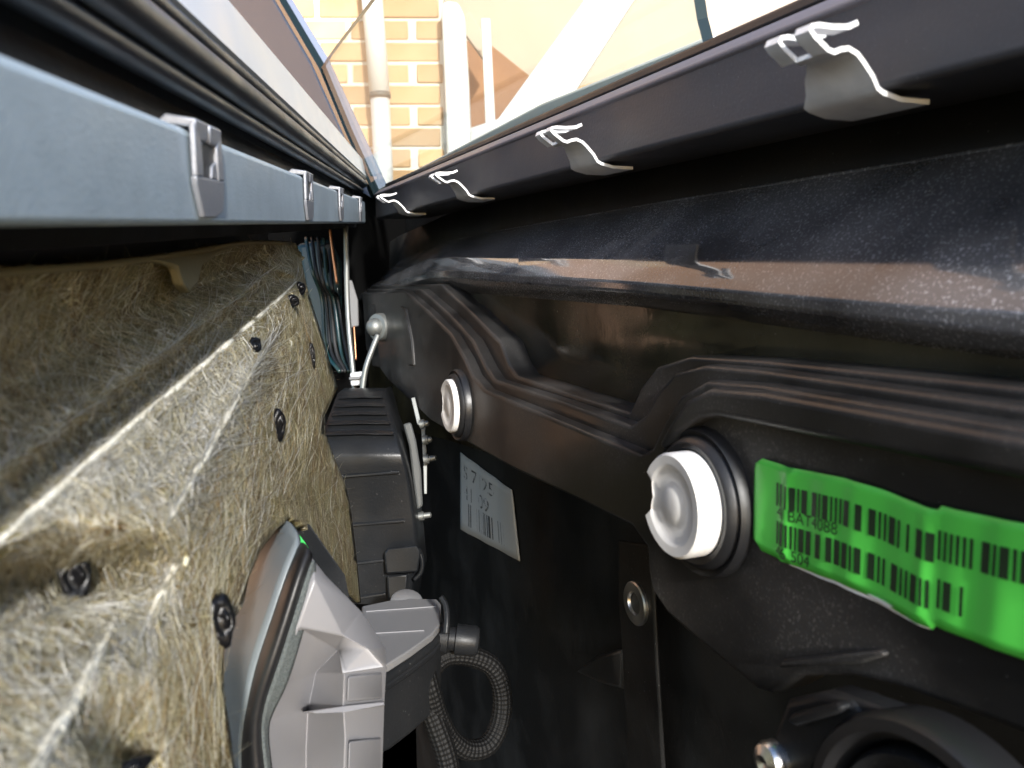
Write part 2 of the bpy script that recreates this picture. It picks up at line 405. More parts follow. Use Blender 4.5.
# porch: white post, brace, window post, cream lining, shaded brick behind
porch = thing('porch', 'white painted porch with cream lining and diagonal white brace beside the brick wall', 'porch', tuple(house(560, 230, 3.2)))
def hslab(name, pts, D, th, m, bevel=.004):
    P = [house(px, py, D) for px, py in pts]; V, F = prism(P, HD * th); return obj(name, V, F, m, porch, bevel=bevel)
hslab('corner_post', [(441, 4), (447, 0), (458, 2), (464, 14), (468, 80), (474, 240), (450, 240), (446, 120)], 2.9, .10, 'whitepaint', .01)
hslab('brace', [(596, -16), (640, -50), (660, -40), (512, 190), (440, 240), (430, 225), (482, 141)], 2.75, .06, 'whitepaint')
hslab('window_post', [(481, 18), (490, 18), (497, 160), (487, 160)], 3.3, .06, 'whitepaint')
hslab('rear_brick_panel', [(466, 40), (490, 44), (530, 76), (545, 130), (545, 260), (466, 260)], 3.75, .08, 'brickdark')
hslab('render_panel', [(440, -80), (900, -80), (900, 260), (440, 260)], 3.9, .06, 'cream')
hslab('low_brick_panel', [(545, 95), (640, 70), (640, 260), (545, 260)], 3.7, .08, 'brick')
hslab('rafter_board', [(455, 20), (470, 12), (492, 48), (484, 60)], 3.5, .05, 'cream')
hslab('sill_board', [(455, 250), (470, 128), (500, 118), (540, 250)], 3.2, .05, 'pipe')

# =================================================================== THE CAR DOOR (right hand side)
door = thing('car_door', 'black painted inner frame of a car door with white plugs and green barcode label', 'car door', (.16, .3, -.55))
XR = .130
# inner panel pressed in one piece: ledge, rounded lip, deep recess
ST = [360, 366, 375, 388, 400, 415, 430, 450, 480, 520, 580, 640, 760, 900, 1024, 1200, 1600]
LINES = [
    ([(360, 262), (400, 236), (450, 214), (640, 165), (1024, 70), (1600, -75)], .165),
    ([(360, 296), (372, 285), (400, 262), (450, 240), (640, 207), (1024, 145), (1600, 52)], .164),
    ([(360, 296.5), (372, 287), (400, 273), (430, 260), (450, 258), (640, 262), (1024, 274), (1600, 292)], .1370),
    ([(360, 297), (372, 288), (400, 277), (430, 268), (450, 264), (640, 277), (1024, 300), (1600, 335)], .1340),
    ([(360, 298), (372, 290), (400, 281), (430, 273), (450, 271), (640, 284), (1024, 316), (1600, 366)], .1325),
    ([(360, 299), (372, 292), (400, 285), (430, 278), (450, 277), (640, 291), (1024, 332), (1600, 395)], .1326),
    ([(360, 300), (372, 294), (400, 289), (430, 283), (470, 286), (640, 299), (1024, 347), (1600, 422)], .1355),
    ([(360, 301), (372, 296), (400, 292), (430, 288), (470, 292), (640, 305), (1024, 356), (1600, 435)], .140),
    ([(360, 420), (450, 440), (640, 500), (1024, 600), (1600, 760)], .141)]
rows = []
for ln, X in LINES:
    r = [atx(px, interp(ln, px), X) for px in ST]
    e = r[-1].copy(); e[1] = -.10; rows.append(r + [e])
V, F = loft(rows)
o = obj('inner_panel', V, F, ['paint_gloss', 'recess_sheen', 'paint_dull'], door, smooth=True)
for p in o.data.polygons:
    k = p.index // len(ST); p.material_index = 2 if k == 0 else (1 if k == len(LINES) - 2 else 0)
b = o.modifiers.new('bevel', 'BEVEL'); b.width = .0010; b.segments = 3; b.limit_method = 'ANGLE'; b.angle_limit = math.radians(20)
so = o.modifiers.new('thick', 'SOLIDIFY'); so.thickness = .001
set_angle(o, 18)
bead = [atx(px, interp(LINES[1][0], px), .1632) for px in np.linspace(400, 1600, 40)]
tube_obj('crease_bead', bead, .0009, 'paint_gloss', door, 8, 0)
# outer skin and closing panels deep inside
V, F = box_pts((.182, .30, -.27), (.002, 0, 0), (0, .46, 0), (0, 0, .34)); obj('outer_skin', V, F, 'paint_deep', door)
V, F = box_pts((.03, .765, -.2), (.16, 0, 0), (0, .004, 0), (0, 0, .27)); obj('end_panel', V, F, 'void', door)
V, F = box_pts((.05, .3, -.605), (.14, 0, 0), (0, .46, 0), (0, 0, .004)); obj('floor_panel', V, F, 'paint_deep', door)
# pressed reinforcement frame in three steps
U1 = [(362, 293), (404, 291), (428, 312), (450, 334), (464, 358), (472, 376), (484, 390), (540, 413), (600, 438), (640, 455), (652, 448), (664, 422), (680, 396), (706, 381), (760, 385), (1024, 428), (1600, 500)]
LOW = [(1700, 1200), (1024, 735), (900, 688), (850, 676), (800, 676), (772, 694), (757, 690), (700, 643), (667, 614), (652, 592), (648, 570), (647, 548), (632, 527), (570, 496), (511, 468), (470, 444), (430, 420), (388, 380), (366, 350)]
def frame_layer(name, upper, lower, X, th, m='paint', bevel=.0014):
    P = [atx(px, py, X) for px, py in upper + lower]
    V, F = prism(P, np.array([th, 0, 0])); return obj(name, V, F, m, door, bevel=bevel, seg=4)
U2 = [(366, 289), (420, 289), (446, 312), (472, 340), (486, 368), (494, 380), (560, 401), (630, 426), (645, 415), (656, 394), (674, 373), (704, 365), (760, 370), (1024, 406), (1600, 466)]
U3 = [(370, 286), (440, 284), (470, 312), (500, 342), (508, 364), (516, 376), (570, 394), (629, 413), (640, 388), (656, 367), (690, 356), (760, 360), (1024, 386), (1600, 440)]
lo2 = [(1600, 640), (1024, 480), (700, 440), (640, 500), (470, 430), (380, 360)]
frame_layer('pressed_frame', U1, LOW, .116, .012)
frame_layer('frame_step', U2, lo2, .1215, .010)
frame_layer('frame_step', U3, lo2, .1275, .014)
frame_layer('swage_ridge', [(656, 446), (668, 424), (684, 401), (708, 388), (760, 392), (1024, 438), (1600, 515)],
            [(1600, 600), (1024, 482), (809, 437), (715, 417), (698, 419), (676, 434), (664, 452)], .1115, .006, bevel=.0024)
# small dimple pressings low on the frame
V, F = prism([atx(px, py, .1145) for px, py in [(777, 668), (782, 660), (880, 650), (884, 656), (860, 664)]], np.array([.003, 0, 0])); obj('pressed_rib', V, F, 'paint', door, bevel=.0008)

# waist rail with the spring clips
zt_, zb_ = .0, .0
zb = float(atx(624, 156, XR)[2]); zl = float(atx(624, 95, XR)[2]); zg = float(atx(624, 85, .138)[2])
Y0, Y1 = -.12, .655
V, F = extrude_y([(XR, zb + .001), (XR + .001, zb), (XR + .044, zb + .002), (XR + .044, zb + .006), (XR + .02, zb + .006), (XR + .02, zl), (XR, zl)], Y0, Y1)
obj('waist_rail', V, F, 'rail', door, bevel=.0012)
V, F = extrude_y([(XR - .0015, zl), (XR + .003, zl + .004), (.139, zg), (.146, zg), (.146, zl - .005), (XR + .001, zl - .002)], Y0, Y1 + .003)
obj('rail_lip', V, F, 'rail_lip', door, bevel=.001)
V, F = extrude_y([(.1392, zg + .0004), (.1392, zg + .0030), (.1405, zg + .0038), (.146, zg + .003), (.146, zg + .0004)], Y0, Y1 + .004)
obj('glass_seal', V, F, 'rubber', door, bevel=.0006)

def spring_clip(px0):
    """bent zinc strip: profile across the rail, swept along it"""
    yb = float(atx(px0, interp([(380, 216), (624, 156), (1024, 55)], px0), XR)[1])
    root = None
    prof0 = [(926, 84), (900, 91), (884, 95), (878, 90), (873, 78), (864, 64), (858, 56), (850, 51), (843, 52), (836, 55), (829, 52), (821, 44), (815, 38)]
    Yref = float(atx(886, 91, XR)[1])
    P = [aty(px, py, Yref) for px, py in prof0]; shift = XR - .0008 - P[2][0]
    prof = [(float(p[0]) + shift, float(p[2])) for p in P]
    prof[0] = (XR + .012, prof[2][1] - .001); prof[1] = (XR + .004, prof[2][1] - .001)
    prof = [(x, z) for x, z in prof]
    # hook: rolls over and runs back to the rail
    hx, hz = prof[-1]
    hook = [(hx, hz), (hx - .0012, hz + .0012), (hx - .0006, hz + .0026), (hx + .0012, hz + .0030), (hx + .0045, hz + .0030), (hx + .0085, hz + .0034), (hx + .0105, hz + .0044)]
    wdt = .021
    def ribbon(pr, y0, y1, t=.0010):
        n = len(pr); inner = []
        for i in range(n):
            a, b2 = np.array(pr[max(i - 1, 0)]), np.array(pr[min(i + 1, n - 1)]); d = b2 - a; d = d / np.linalg.norm(d)
            inner.append((pr[i][0] + d[1] * t, pr[i][1] - d[0] * t))
        return [(x, y0, z) for x, z in pr] + [(x, y1, z) for x, z in pr] + [(x, y0, z) for x, z in inner] + [(x, y1, z) for x, z in inner], n
    def faces(n, o0):
        F = []
        for i in range(n - 1):
            F += [(o0 + i, o0 + i + 1, o0 + n + i + 1, o0 + n + i), (o0 + 2 * n + i, o0 + 3 * n + i, o0 + 3 * n + i + 1, o0 + 2 * n + i + 1),
                  (o0 + i, o0 + 2 * n + i, o0 + 2 * n + i + 1, o0 + i + 1), (o0 + n + i, o0 + n + i + 1, o0 + 3 * n + i + 1, o0 + 3 * n + i)]
        F += [(o0, o0 + n, o0 + 3 * n, o0 + 2 * n), (o0 + n - 1, o0 + 2 * n - 1, o0 + 4 * n - 1, o0 + 3 * n - 1)]
        return F
    V1, n1 = ribbon(prof[:11], yb, yb + wdt); F1 = faces(n1, 0)
    for q in range(n1):                                     # the plate narrows to a neck below the hooks
        t = min(1, max(0, (q - 3) / 5)); yy = yb + wdt * (1 - .55 * t)
        for o0 in (n1, 3 * n1): V1[o0 + q] = (V1[o0 + q][0], yy, V1[o0 + q][2])
    o = obj('spring_clip', V1, F1, 'spring', door, smooth=True); set_angle(o, 50)
    for y0 in (yb, yb + .0088):
        Vh, nh = ribbon(prof[10:] + hook[1:], y0, y0 + .0042)
        q = obj('hook_finger', Vh, faces(nh, 0), 'spring', o, smooth=True); set_angle(q, 50)
    return o
for px0 in (886, 603, 473, 409): spring_clip(px0)

# white locating plugs in rubber grommets
def plug(px, py, rpx, ring_px, hk=.82):
    c = atx(px, py, .116); d = depth(c); R_ = ring_px * d / FPX; r = rpx * d / FPX; ax = (-1, 0, 0)
    h = r * hk
    def notch(t, k, rr, hh):
        # cut-outs in the wall of the cup
        a = (t - NA + math.pi) % (2 * math.pi) - math.pi
        if k >= 2 and rr > r * .6 and abs(a) < .44: rr = r * (.62 + .3 * abs(a)); hh = min(hh, h * .97)
        return rr * (1 + .012 * math.sin(3 * t + 1)), hh
    NA = 0.0
    cup = lathe_obj('locating_plug', c, ax, [(r * .96, .0), (r * .98, h * .40), (r, h * .43), (r * 1.0, h * .92), (r * .95, h), (r * .80, h * .99), (r * .76, h * .985), (r * .70, h * .93), (r * .36, h * .92), (r * .30, h * .96), (r * .05, h * .96)], 'white', door, 64, notch)
    lathe_obj('grommet', c, ax, [(R_, -.001), (R_ * 1.0, .002), (R_ * .965, .0032), (R_ * .92, .0026), (R_ * .89, .0024), (R_ * .86, .0042), (R_ * .80, .0050), (R_ * .72, .0046), (r * .99, .0030), (r * .99, -.001)], 'rubber', cup, 56)
    return cup
plug(706, 501, 52, 75)
plug(461, 405, 26.5, 36, .55)

# green barcode label with creases
LA, LB = atx(757, 455, .1155), atx(763, 549, .1155)      # left corners
LC = atx(1040, 535, .1155)
lu = LC - LA; Lw = np.linalg.norm(lu) * 1.55; lu /= np.linalg.norm(lu); lv = LB - LA; lv = lv - lu * (lv @ lu); Lh = np.linalg.norm(lv); lv /= Lh
def crease(u):
    z = .00025 + .0006 * math.exp(-((u - .0115) / .0012) ** 2) + .0006 * math.exp(-((u - .047) / .0016) ** 2) + .0005 * math.exp(-((u - .0605) / .003) ** 2) + .0004 * math.exp(-((u - .030) / .0025) ** 2)
    return z + .00015 * math.sin(u * 620) + .00012 * math.sin(u * 270 + 1)
def lab(u, v, lift=0.0):
    dv = .0005 * math.sin(u * 160) - (.0009 if u > .049 else 0) 
    return LA + lu * u + lv * (v + dv) + np.array([-1, 0, 0.]) * (crease(u + .06 * v) + lift)
nu, nv = 150, 12
rad = .0028
rowsL = []
for j in range(nv + 1):
    row = []
    for i in range(nu + 1):
        u, v = Lw * i / nu, Lh * j / nv
        ins = 0
        if v < rad: ins = rad - math.sqrt(max(0, rad ** 2 - (rad - v) ** 2))
        if v > Lh - rad: ins = rad - math.sqrt(max(0, rad ** 2 - (v - Lh + rad) ** 2))
        u = ins + u * (1 - ins / Lw)
        row.append(lab(u, v))
    rowsL.append(row)
V, F = loft(rowsL); gl = obj('green_label', V, F, 'green', door, smooth=True)
so = gl.modifiers.new('thick', 'SOLIDIFY'); so.thickness = .0002
gl['label'] = 'bright green creased label printed with two rows of barcode'
Pw = [lab(.012 + .036 * t, Lh + .0003 + .0006 * math.sin(3.1 * t) * (1 - .3 * t), -.0001) for t in np.linspace(0, 1, 20)] + [lab(.012 + .036 * t, Lh - .0006, -.0002) for t in np.linspace(1, 0, 20)]
V, F = prism(Pw, np.array([.0002, 0, 0])); obj('paper_edge', V, F, 'greenedge', gl)
def bars(spec, v0, v1, parent, name, m='ink', f=lab, lift=.0004):
    V, F = [], []
    for u0, u1 in spec:
        n = max(1, int((u1 - u0) / .0006)); k0 = len(V)
        for i in range(n + 1):
            u = u0 + (u1 - u0) * i / n
            for v in np.linspace(v0, v1, 5): V.append(f(u, v, lift))
        for i in range(n):
            for j in range(4):
                a = k0 + i * 5 + j; F.append((a, a + 1, a + 6, a + 5))
    o = obj(name, V, F, m, parent); o['kind'] = 'stuff'; return o
def rand_bars(u0, u1, seed, gaps=(), mod=.00060):
    r = random.Random(seed); out = []; u = u0
    while u < u1:
        wd = r.choice([1, 1, 1, 2.6]) * mod
        if not any(g0 < u < g1 for g0, g1 in gaps): out.append((u, u + wd))
        u += wd + r.choice([1, 1, 1, 2.6]) * mod
    return out
bars(rand_bars(.0075, Lw - .008, 3), Lh * .20, Lh * .44, gl, 'barcode_print')
bars(rand_bars(.0078, .054, 8), Lh * .60, Lh * .84, gl, 'barcode_print')
def text_mesh(name, body, size, place, parent, m='ink'):
    cu = bpy.data.curves.new(name, 'FONT'); cu.body = body; cu.size = size
    t = bpy.data.objects.new(name, cu); C.objects.link(t)
    bpy.context.view_layer.update()
    dg = bpy.context.evaluated_depsgraph_get(); me = bpy.data.meshes.new_from_object(t.evaluated_get(dg))
    V = [place(v.co.x, v.co.y) for v in me.vertices]; F = [tuple(p.vertices) for p in me.polygons]
    bpy.data.objects.remove(t); o = obj(name, V, F, m, parent); o['kind'] = 'stuff'; return o
text_mesh('label_text', '4I BAT4088', .0036, lambda x, y: lab(.0078 + x * 1.05, Lh * .555 - y, .0004), gl)
text_mesh('label_text', '46 504', .0036, lambda x, y: lab(.0078 + x * 1.05, Lh * .965 - y, .0004), gl)

# white barcode label on the skin behind
WX = .1795
wc = [atx(461, 452, WX), atx(513, 490, WX), atx(521, 561, WX), atx(461, 529, WX)]
def wlab(u, v, lift=0.0):
    p = wc[0] * (1 - u) * (1 - v) + wc[1] * u * (1 - v) + wc[2] * u * v + wc[3] * (1 - u) * v
    return p + np.array([-1, 0, 0.]) * (.0004 + .0006 * math.sin(u * 9) ** 2 + lift)
V, F = loft([[wlab(i / 24, j / 8) for i in range(25)] for j in range(9)])
wl = obj('white_label', V, F, 'paper', door, smooth=True); so = wl.modifiers.new('thick', 'SOLIDIFY'); so.thickness = .0002
wl['label'] = 'crumpled white barcode label deep inside the door'
r_ = random.Random(4); spec = []; u = .18
while u < .80:
    wd = r_.choice([.016, .03]); spec.append((u, u + wd)); u += wd + r_.choice([.012, .022])
def wbars(spec, v0, v1, name):
    V, F = [], []
    for u0, u1 in spec:
        k = len(V); V += [wlab(u0, v0, .0002), wlab(u1, v0, .0002), wlab(u1, v1, .0002), wlab(u0, v1, .0002)]; F.append((k, k + 1, k + 2, k + 3))
    q = obj(name, V, F, 'ink2', wl); q['kind'] = 'stuff'
wbars(spec, .60, .90, 'barcode_print')
text_mesh('label_text', 'S 7125\n41 09', .26, lambda x, y: wlab(.08 + x * .85, .30 - y, .0002), wl, 'ink2')

# strut with threaded insert
P = [atx(px, py, .168) for px, py in [(618, 540), (648, 545), (653, 592), (656, 660), (668, 860), (632, 860), (622, 660), (618, 600)]]
V, F = prism(P, np.array([.002, 0, 0])); obj('strut', V, F, 'paint_deep', door, bevel=.0012, seg=2)
c = atx(637, 603, .168); d = depth(c); r = 22 * d / FPX
ins = lathe_obj('threaded_insert', c, (-1, 0, 0), [(r, -.001), (r, .0012), (r * .93, .0018), (r * .55, .0018), (r * .50, .0010), (r * .48, -.001)], 'steel', door, 40)
lathe_obj('bore', c, (-1, 0, 0), [(r * .47, -.002), (r * .46, .0006), (r * .2, .0004), (r * .02, .0003)], 'ink2', ins, 24)
P = [atx(px, py, .168) for px, py in [(574, 672), (596, 655), (622, 648), (622, 690), (600, 684)]]
V, F = prism(P, np.array([.012, 0, 0])); obj('gusset', V, F, 'paint', door, bevel=.002, seg=3)

# window glass (tumblehome), its edge channel and pale lower band
XG, ZG = .1425, zg + .002
def atg(px, py, off=0.0):
    r = ray(px, py); k = .30; t = (XG + off + k * ZG) / (r[0] + k * r[2]); return r * t
GP = [(373, 197), (346, 134), (320, 70), (327, 58), (337, 44), (350, 27), (364, 9), (372, -2), (400, -38), (690, -60), (693, -6), (697, 20), (704, 47)]
P = [atg(px, py) for px, py in GP]
gn = np.array([1, 0, .30]); gn /= np.linalg.norm(gn)
V, F = prism(P, gn * .004)
g = obj('window_glass', V, F, ['glass', 'glassedge'], door)
for p in g.data.polygons:
    if len(p.vertices) == 4: p.material_index = 1
P = [atg(px, py, -.0015) for px, py in [(372, 199), (369, 196), (366, 186), (311, 62), (270, -8), (240, -60), (250, -62), (277, -4), (319, 68), (345, 131), (374, 196)]]
V, F = prism(P, gn * .007); obj('window_channel', V, F, 'glassedge', door, bevel=.0008)
P = [atg(px, py, -.002) for px, py in [(371, 199), (362, 193), (200, -20), (166, -60), (243, -60), (268, -8), (310, 64), (367, 190)]]
V, F = prism(P, gn * .02); obj('window_frame_cover', V, F, 'frame_grey', door, bevel=.002, seg=3)
P = [atg(px, py, .007) for px, py in [(376, 198), (540, 118), (704, 50), (703, 38), (540, 104), (400, 178), (378, 189)]]
V, F = prism(P, gn * .006); obj('glass_lower_band', V, F, 'whitepaint', door, bevel=.001)

# =================================================================== THE TRIM CARD (left hand side, pulled away)
trim = thing('door_trim_card', 'fibrous brown felt back of a door trim card with a blue grey metal top strip', 'door trim', tuple(tr(.25, -.06, -.3)))
SN = -.041; SW = .0168
V, F = extrude_nw([(SN, .0), (SN, SW - .001), (SN - .001, SW), (SN - .010, SW), (SN - .010, SW - .002), (SN - .003, SW - .003), (SN - .003, .002), (SN - .012, .001), (SN - .012, -.0006), (SN - .001, -.0006)], -.06, .66, 1)
obj('metal_strip', V, F, 'strip', trim, bevel=.0006)
# dark gap behind the strip and the top pad of the trim
pf = [(SN - .010, SW - .004), nw(20, 50, -.0535), nw(60, 50, -.0545), nw(150, 50, -.054), nw(215, 50, -.053), nw(262, 50, -.053), (-.090, .055), (-.090, -.005), (SN - .012, -.004)]
V, F = extrude_nw(pf, -.06, .72); obj('top_pad', V, F, 'paint_deep', trim)
def roll(px, py, n, rn, rw, name, m, tilt=0.0, s1=.73):
    c = nw(px, py, n); pr = []
    for t in np.linspace(0, 2 * math.pi, 20, endpoint=False):
        a, b_ = rn * math.cos(t), rw * math.sin(t); pr.append((c[0] + a * math.cos(tilt) - b_ * math.sin(tilt), c[1] + a * math.sin(tilt) + b_ * math.cos(tilt)))
    V, F = extrude_nw(pr, -.06, s1); o = obj(name, V, F, m, trim, smooth=True); set_angle(o, 60); return o
roll(122, 50, -.0485, .0026, .0022, 'seal_roll', 'seal', .5)
roll(180, 50, -.0465, .0040, .0036, 'seal_roll', 'seal', .3)
roll(212, 50, -.0455, .0019, .0019, 'seal_roll', 'seal', .3)
c1, c2 = nw(231, 50, -.0435), nw(268, 50, -.047)
V, F = extrude_nw([c1, (c1[0] - .0006, c1[1] + .0016), (c2[0], c2[1] + .001), c2, (c2[0] - .003, c2[1] - .003), (c1[0] - .004, c1[1] - .003)], -.06, .74); obj('bright_lip', V, F, 'lip', trim, bevel=.0006)

# plated clips hooked over the strip
def trim_clip(px, h0=0):
    s = float(atn(px, 165, SN) @ TD)
    w2 = .0105; N0 = SN + .0003; th = .0011; W0 = SW
    out = [(s - w2 * .95, W0 + .001), (s + w2 * .95, W0 + .001), (s + w2, .0085), (s + w2 * .78, .0022), (s + w2 * .2, .0008), (s - w2 * .66, .0008), (s - w2 * .98, .0065)]
    hole = [(s - w2 * .56, .0148), (s + w2 * .56, .0148), (s + w2 * .56, .0082), (s - w2 * .56, .0082)]
    # plate: ring around the window, built as quads between outline pieces
    def P3(a, n): return tr(a[0], n, a[1])
    def plate(pts, name, par, n0=N0, t=th):
        V, F = prism([P3(p, n0) for p in pts], TN * t); return obj(name, V, F, 'tclip', par, bevel=.0003)
    base = plate([hole[3], hole[2], (s + w2 * .95, .0082), out[2], out[3], out[4], out[5], out[6], (s - w2, .0082)], 'trim_clip', trim)
    plate([out[0], hole[0], hole[3], (s - w2, .0082)], 'side_arm', base, N0 + .00015)
    plate([hole[1], out[1], (s + w2 * .95, .0082), hole[2]], 'side_arm', base, N0 + .00015)
    for a, b_ in ((-.9, -.08), (.08, .9)):
        pr = [tr(s + w2 * a, N0 + th, .0148), tr(s + w2 * a, N0 + th + .0004, SW + .0016), tr(s + w2 * a, N0 - .004, SW + .0024), tr(s + w2 * a, N0 - .006, SW + .0006), tr(s + w2 * a, N0, SW + .0002), tr(s + w2 * a, N0, .0148)]
        V, F = prism(pr, TD * (w2 * (b_ - a))); obj('fold_over_tab', V, F, 'tclip', base, bevel=.0004)
    # dark slot seen through the window, and the bent spring tongue
    V, F = prism([tr(s - w2 * .55, N0 + .0002, .0084), tr(s + w2 * .55, N0 + .0002, .0084), tr(s + w2 * .55, N0 + .0002, .0146), tr(s - w2 * .55, N0 + .0002, .0146)], TN * .0002); obj('slot', V, F, 'ink2', base)
    V, F = prism([tr(s + w2 * .1, N0 + .0004, .0084), tr(s + w2 * .5, N0 + .0004, .0084), tr(s + w2 * .5, N0 + .0004, .0118), tr(s + w2 * .2, N0 + .0004, .0108)], TN * .0006); obj('tongue', V, F, 'tclip', base, bevel=.0002)
for px in (203, 305, 338, 358): trim_clip(px)

# moulded felt: control points (px, py, distance n from the viewer's line), ridges as constrained edges
BND = [(-220, 312, -.068), (-100, 290, -.068), (0, 272, -.067), (80, 266, -.067), (150, 259, -.066), (200, 250, -.066), (240, 243, -.064), (275, 240, -.062), (296, 243, -.060),
       (302, 262, -.054), (308, 292, -.050), (318, 322, -.047), (328, 355, -.044), (338, 388, -.041), (325, 415, -.040), (326, 434, -.0395), (336, 462, -.0385), (346, 486, -.038), (351, 510, -.0375), (357, 560, -.036), (361, 603, -.035),
       (350, 592, -.0355), (338, 572, -.036), (322, 548, -.037), (306, 527, -.038), (291, 517, -.039), (276, 530, -.0395), (260, 552, -.0395), (249, 578, -.039), (243, 606, -.039), (232, 622, -.039), (224, 650, -.0385), (224, 690, -.038), (230, 730, -.037), (236, 775, -.036), (246, 900, -.035),
       (100, 900, -.037), (-30, 900, -.040), (-220, 900, -.046), (-220, 760, -.056), (-220, 690, -.056), (-220, 640, -.058), (-220, 600, -.060), (-220, 450, -.070)]
RIDGES = [
    [(-220, 600, None), (-100, 540, -.058), (0, 470, -.057), (80, 412, -.057), (150, 360, -.057), (200, 324, -.057), (245, 291, -.057), (275, 269, -.057), (296, 252, -.058)],
    [(-160, 610, -.0605), (0, 500, -.0608), (80, 438, -.0608), (150, 382, -.0605), (205, 338, -.060), (248, 303, -.059), (278, 278, -.0575)],
    [(-220, 690, None), (-100, 625, -.052), (0, 542, -.051), (80, 471, -.051), (150, 411, -.051), (210, 360, -.051), (250, 325, -.0505), (282, 296, -.050), (300, 278, -.052)],
    [(-140, 510, -.071), (0, 375, -.072), (80, 335, -.072), (150, 303, -.071), (200, 283, -.070), (240, 266, -.067)],
    [(162, 532, -.0405), (190, 480, -.0415), (215, 437, -.0425), (240, 391, -.0435), (262, 354, -.045)],
    [(60, 520, -.0485), (110, 462, -.0485), (170, 405, -.049), (222, 362, -.049)],
    [(110, 525, -.0445), (150, 478, -.0455), (195, 420, -.0465), (240, 365, -.047)],
    [(20, 550, -.052), (70, 545, -.050), (110, 548, -.0475), (150, 548, -.0440), (165, 545, -.0418)],
    [(-100, 640, -.058), (0, 585, -.0585), (70, 582, -.0585), (105, 572, -.0555), (140, 562, -.050), (170, 560, -.0445)],
    [(-100, 690, -.055), (0, 632, -.054), (50, 615, -.053), (95, 608, -.050), (121, 612, -.0452), (104, 645, -.0445), (80, 690, -.0430), (58, 728, -.0422), (35, 768, -.0412), (-10, 850, -.040)],
    [(177, 562, -.0420), (165, 590, -.0422), (142, 632, -.0428)],
    [(262, 345, -.0475), (272, 350, -.0480), (278, 362, -.0455), (270, 388, -.0445)],
    [(0, 690, -.049), (40, 680, -.047), (-60, 760, -.0475), (0, 770, -.0445)],
]
LOOSE = [(300, 330, -.0465), (300, 390, -.043), (280, 440, -.0425), (250, 440, -.0425), (260, 490, -.0412), (220, 500, -.0412), (310, 470, -.0405), (330, 520, -.0385), (200, 560, -.0405), (205, 610, -.0402), (190, 660, -.0398), (150, 680, -.0405),
         (200, 720, -.0385), (150, 730, -.0405), (120, 742, -.0425), (130, 755, -.0450), (140, 765, -.0430), (170, 790, -.0385), (120, 660, -.0420), (90, 760, -.0405), (150, 610, -.0435), (130, 590, -.047), (-120, 800, -.047), (60, 830, -.039), (288, 310, -.0485), (60, 300, -.0705), (160, 280, -.0695)]
pts, edges, nval = [], [], []
def addp(p): pts.append(Vector((p[0], p[1]))); nval.append(p[2]); return len(pts) - 1
bi = [addp(p) for p in BND]
for i in range(len(bi)): edges.append((bi[i], bi[(i + 1) % len(bi)]))
for rd in RIDGES:
    pv = None
    for p in rd:
        if p[2] is None:
            j = min(bi, key=lambda k: (pts[k] - Vector((p[0], p[1]))).length)
        else: j = addp(p)
        if pv is not None: edges.append((pv, j))
        pv = j
for p in LOOSE: addp(p)
vo, eo, fo, ov, oe, of = delaunay_2d_cdt(pts, edges, [tuple(bi)], 1, 0.5)
nv_ = []
for k, v in enumerate(vo):
    if ov[k]: nv_.append(nval[ov[k][0]])
    else:                                                   # crossing made by the triangulation
        ds = sorted(range(len(pts)), key=lambda q: (pts[q] - v).length)[:2]; nv_.append(sum(nval[q] for q in ds) / 2)
bm = bmesh.new()
bv = [bm.verts.new((v.x, v.y, nv_[k] * 4000)) for k, v in enumerate(vo)]
for f in fo: bm.faces.new([bv[i] for i in f])
for _ in range(3): bmesh.ops.subdivide_edges(bm, edges=bm.edges[:], cuts=1, use_grid_fill=True)
bmesh.ops.triangulate(bm, faces=bm.faces[:])
bm.verts.ensure_lookup_table()
for _ in range(1):
    nz = {}
    for v in bm.verts:
        nb = [e.other_vert(v).co.z for e in v.link_edges]; nz[v] = v.co.z * .5 + .5 * sum(nb) / len(nb)
    for v, z in nz.items(): v.co.z = z
PV = np.array([v.co[:] for v in bm.verts]); PF = [tuple(v.index for v in f.verts) for f in bm.faces]
bm.free()
PV[:, 2] /= 4000
# raster of n over the picture for laying fibres on the surface
GX0, GY0, GS = -220, 230, 2
gw, gh = 300, 336
NR = np.full((gh, gw), np.nan)
for f in PF:
    A, B, D_ = PV[list(f)]
    x0, x1 = min(A[0], B[0], D_[0]), max(A[0], B[0], D_[0]); y0, y1 = min(A[1], B[1], D_[1]), max(A[1], B[1], D_[1])
    i0, i1 = int((x0 - GX0) / GS), int((x1 - GX0) / GS) + 1; j0, j1 = int((y0 - GY0) / GS), int((y1 - GY0) / GS) + 1
    det = (B[1] - D_[1]) * (A[0] - D_[0]) + (D_[0] - B[0]) * (A[1] - D_[1])
    if abs(det) < 1e-9: continue
    ii, jj = np.meshgrid(np.arange(max(i0, 0), min(i1 + 1, gw)), np.arange(max(j0, 0), min(j1 + 1, gh)))
    X_, Y_ = ii * GS + GX0, jj * GS + GY0
    l1 = ((B[1] - D_[1]) * (X_ - D_[0]) + (D_[0] - B[0]) * (Y_ - D_[1])) / det
    l2 = ((D_[1] - A[1]) * (X_ - D_[0]) + (A[0] - D_[0]) * (Y_ - D_[1])) / det
    ok = (l1 >= -.02) & (l2 >= -.02) & (l1 + l2 <= 1.02)
    NR[jj[ok], ii[ok]] = (l1 * A[2] + l2 * B[2] + (1 - l1 - l2) * D_[2])[ok]
def felt_n(px, py):
    i, j = int(round((px - GX0) / GS)), int(round((py - GY0) / GS))
    return NR[j, i] if 0 <= i < gw and 0 <= j < gh else np.nan
jit = rng.normal(0, .00009, len(PV))
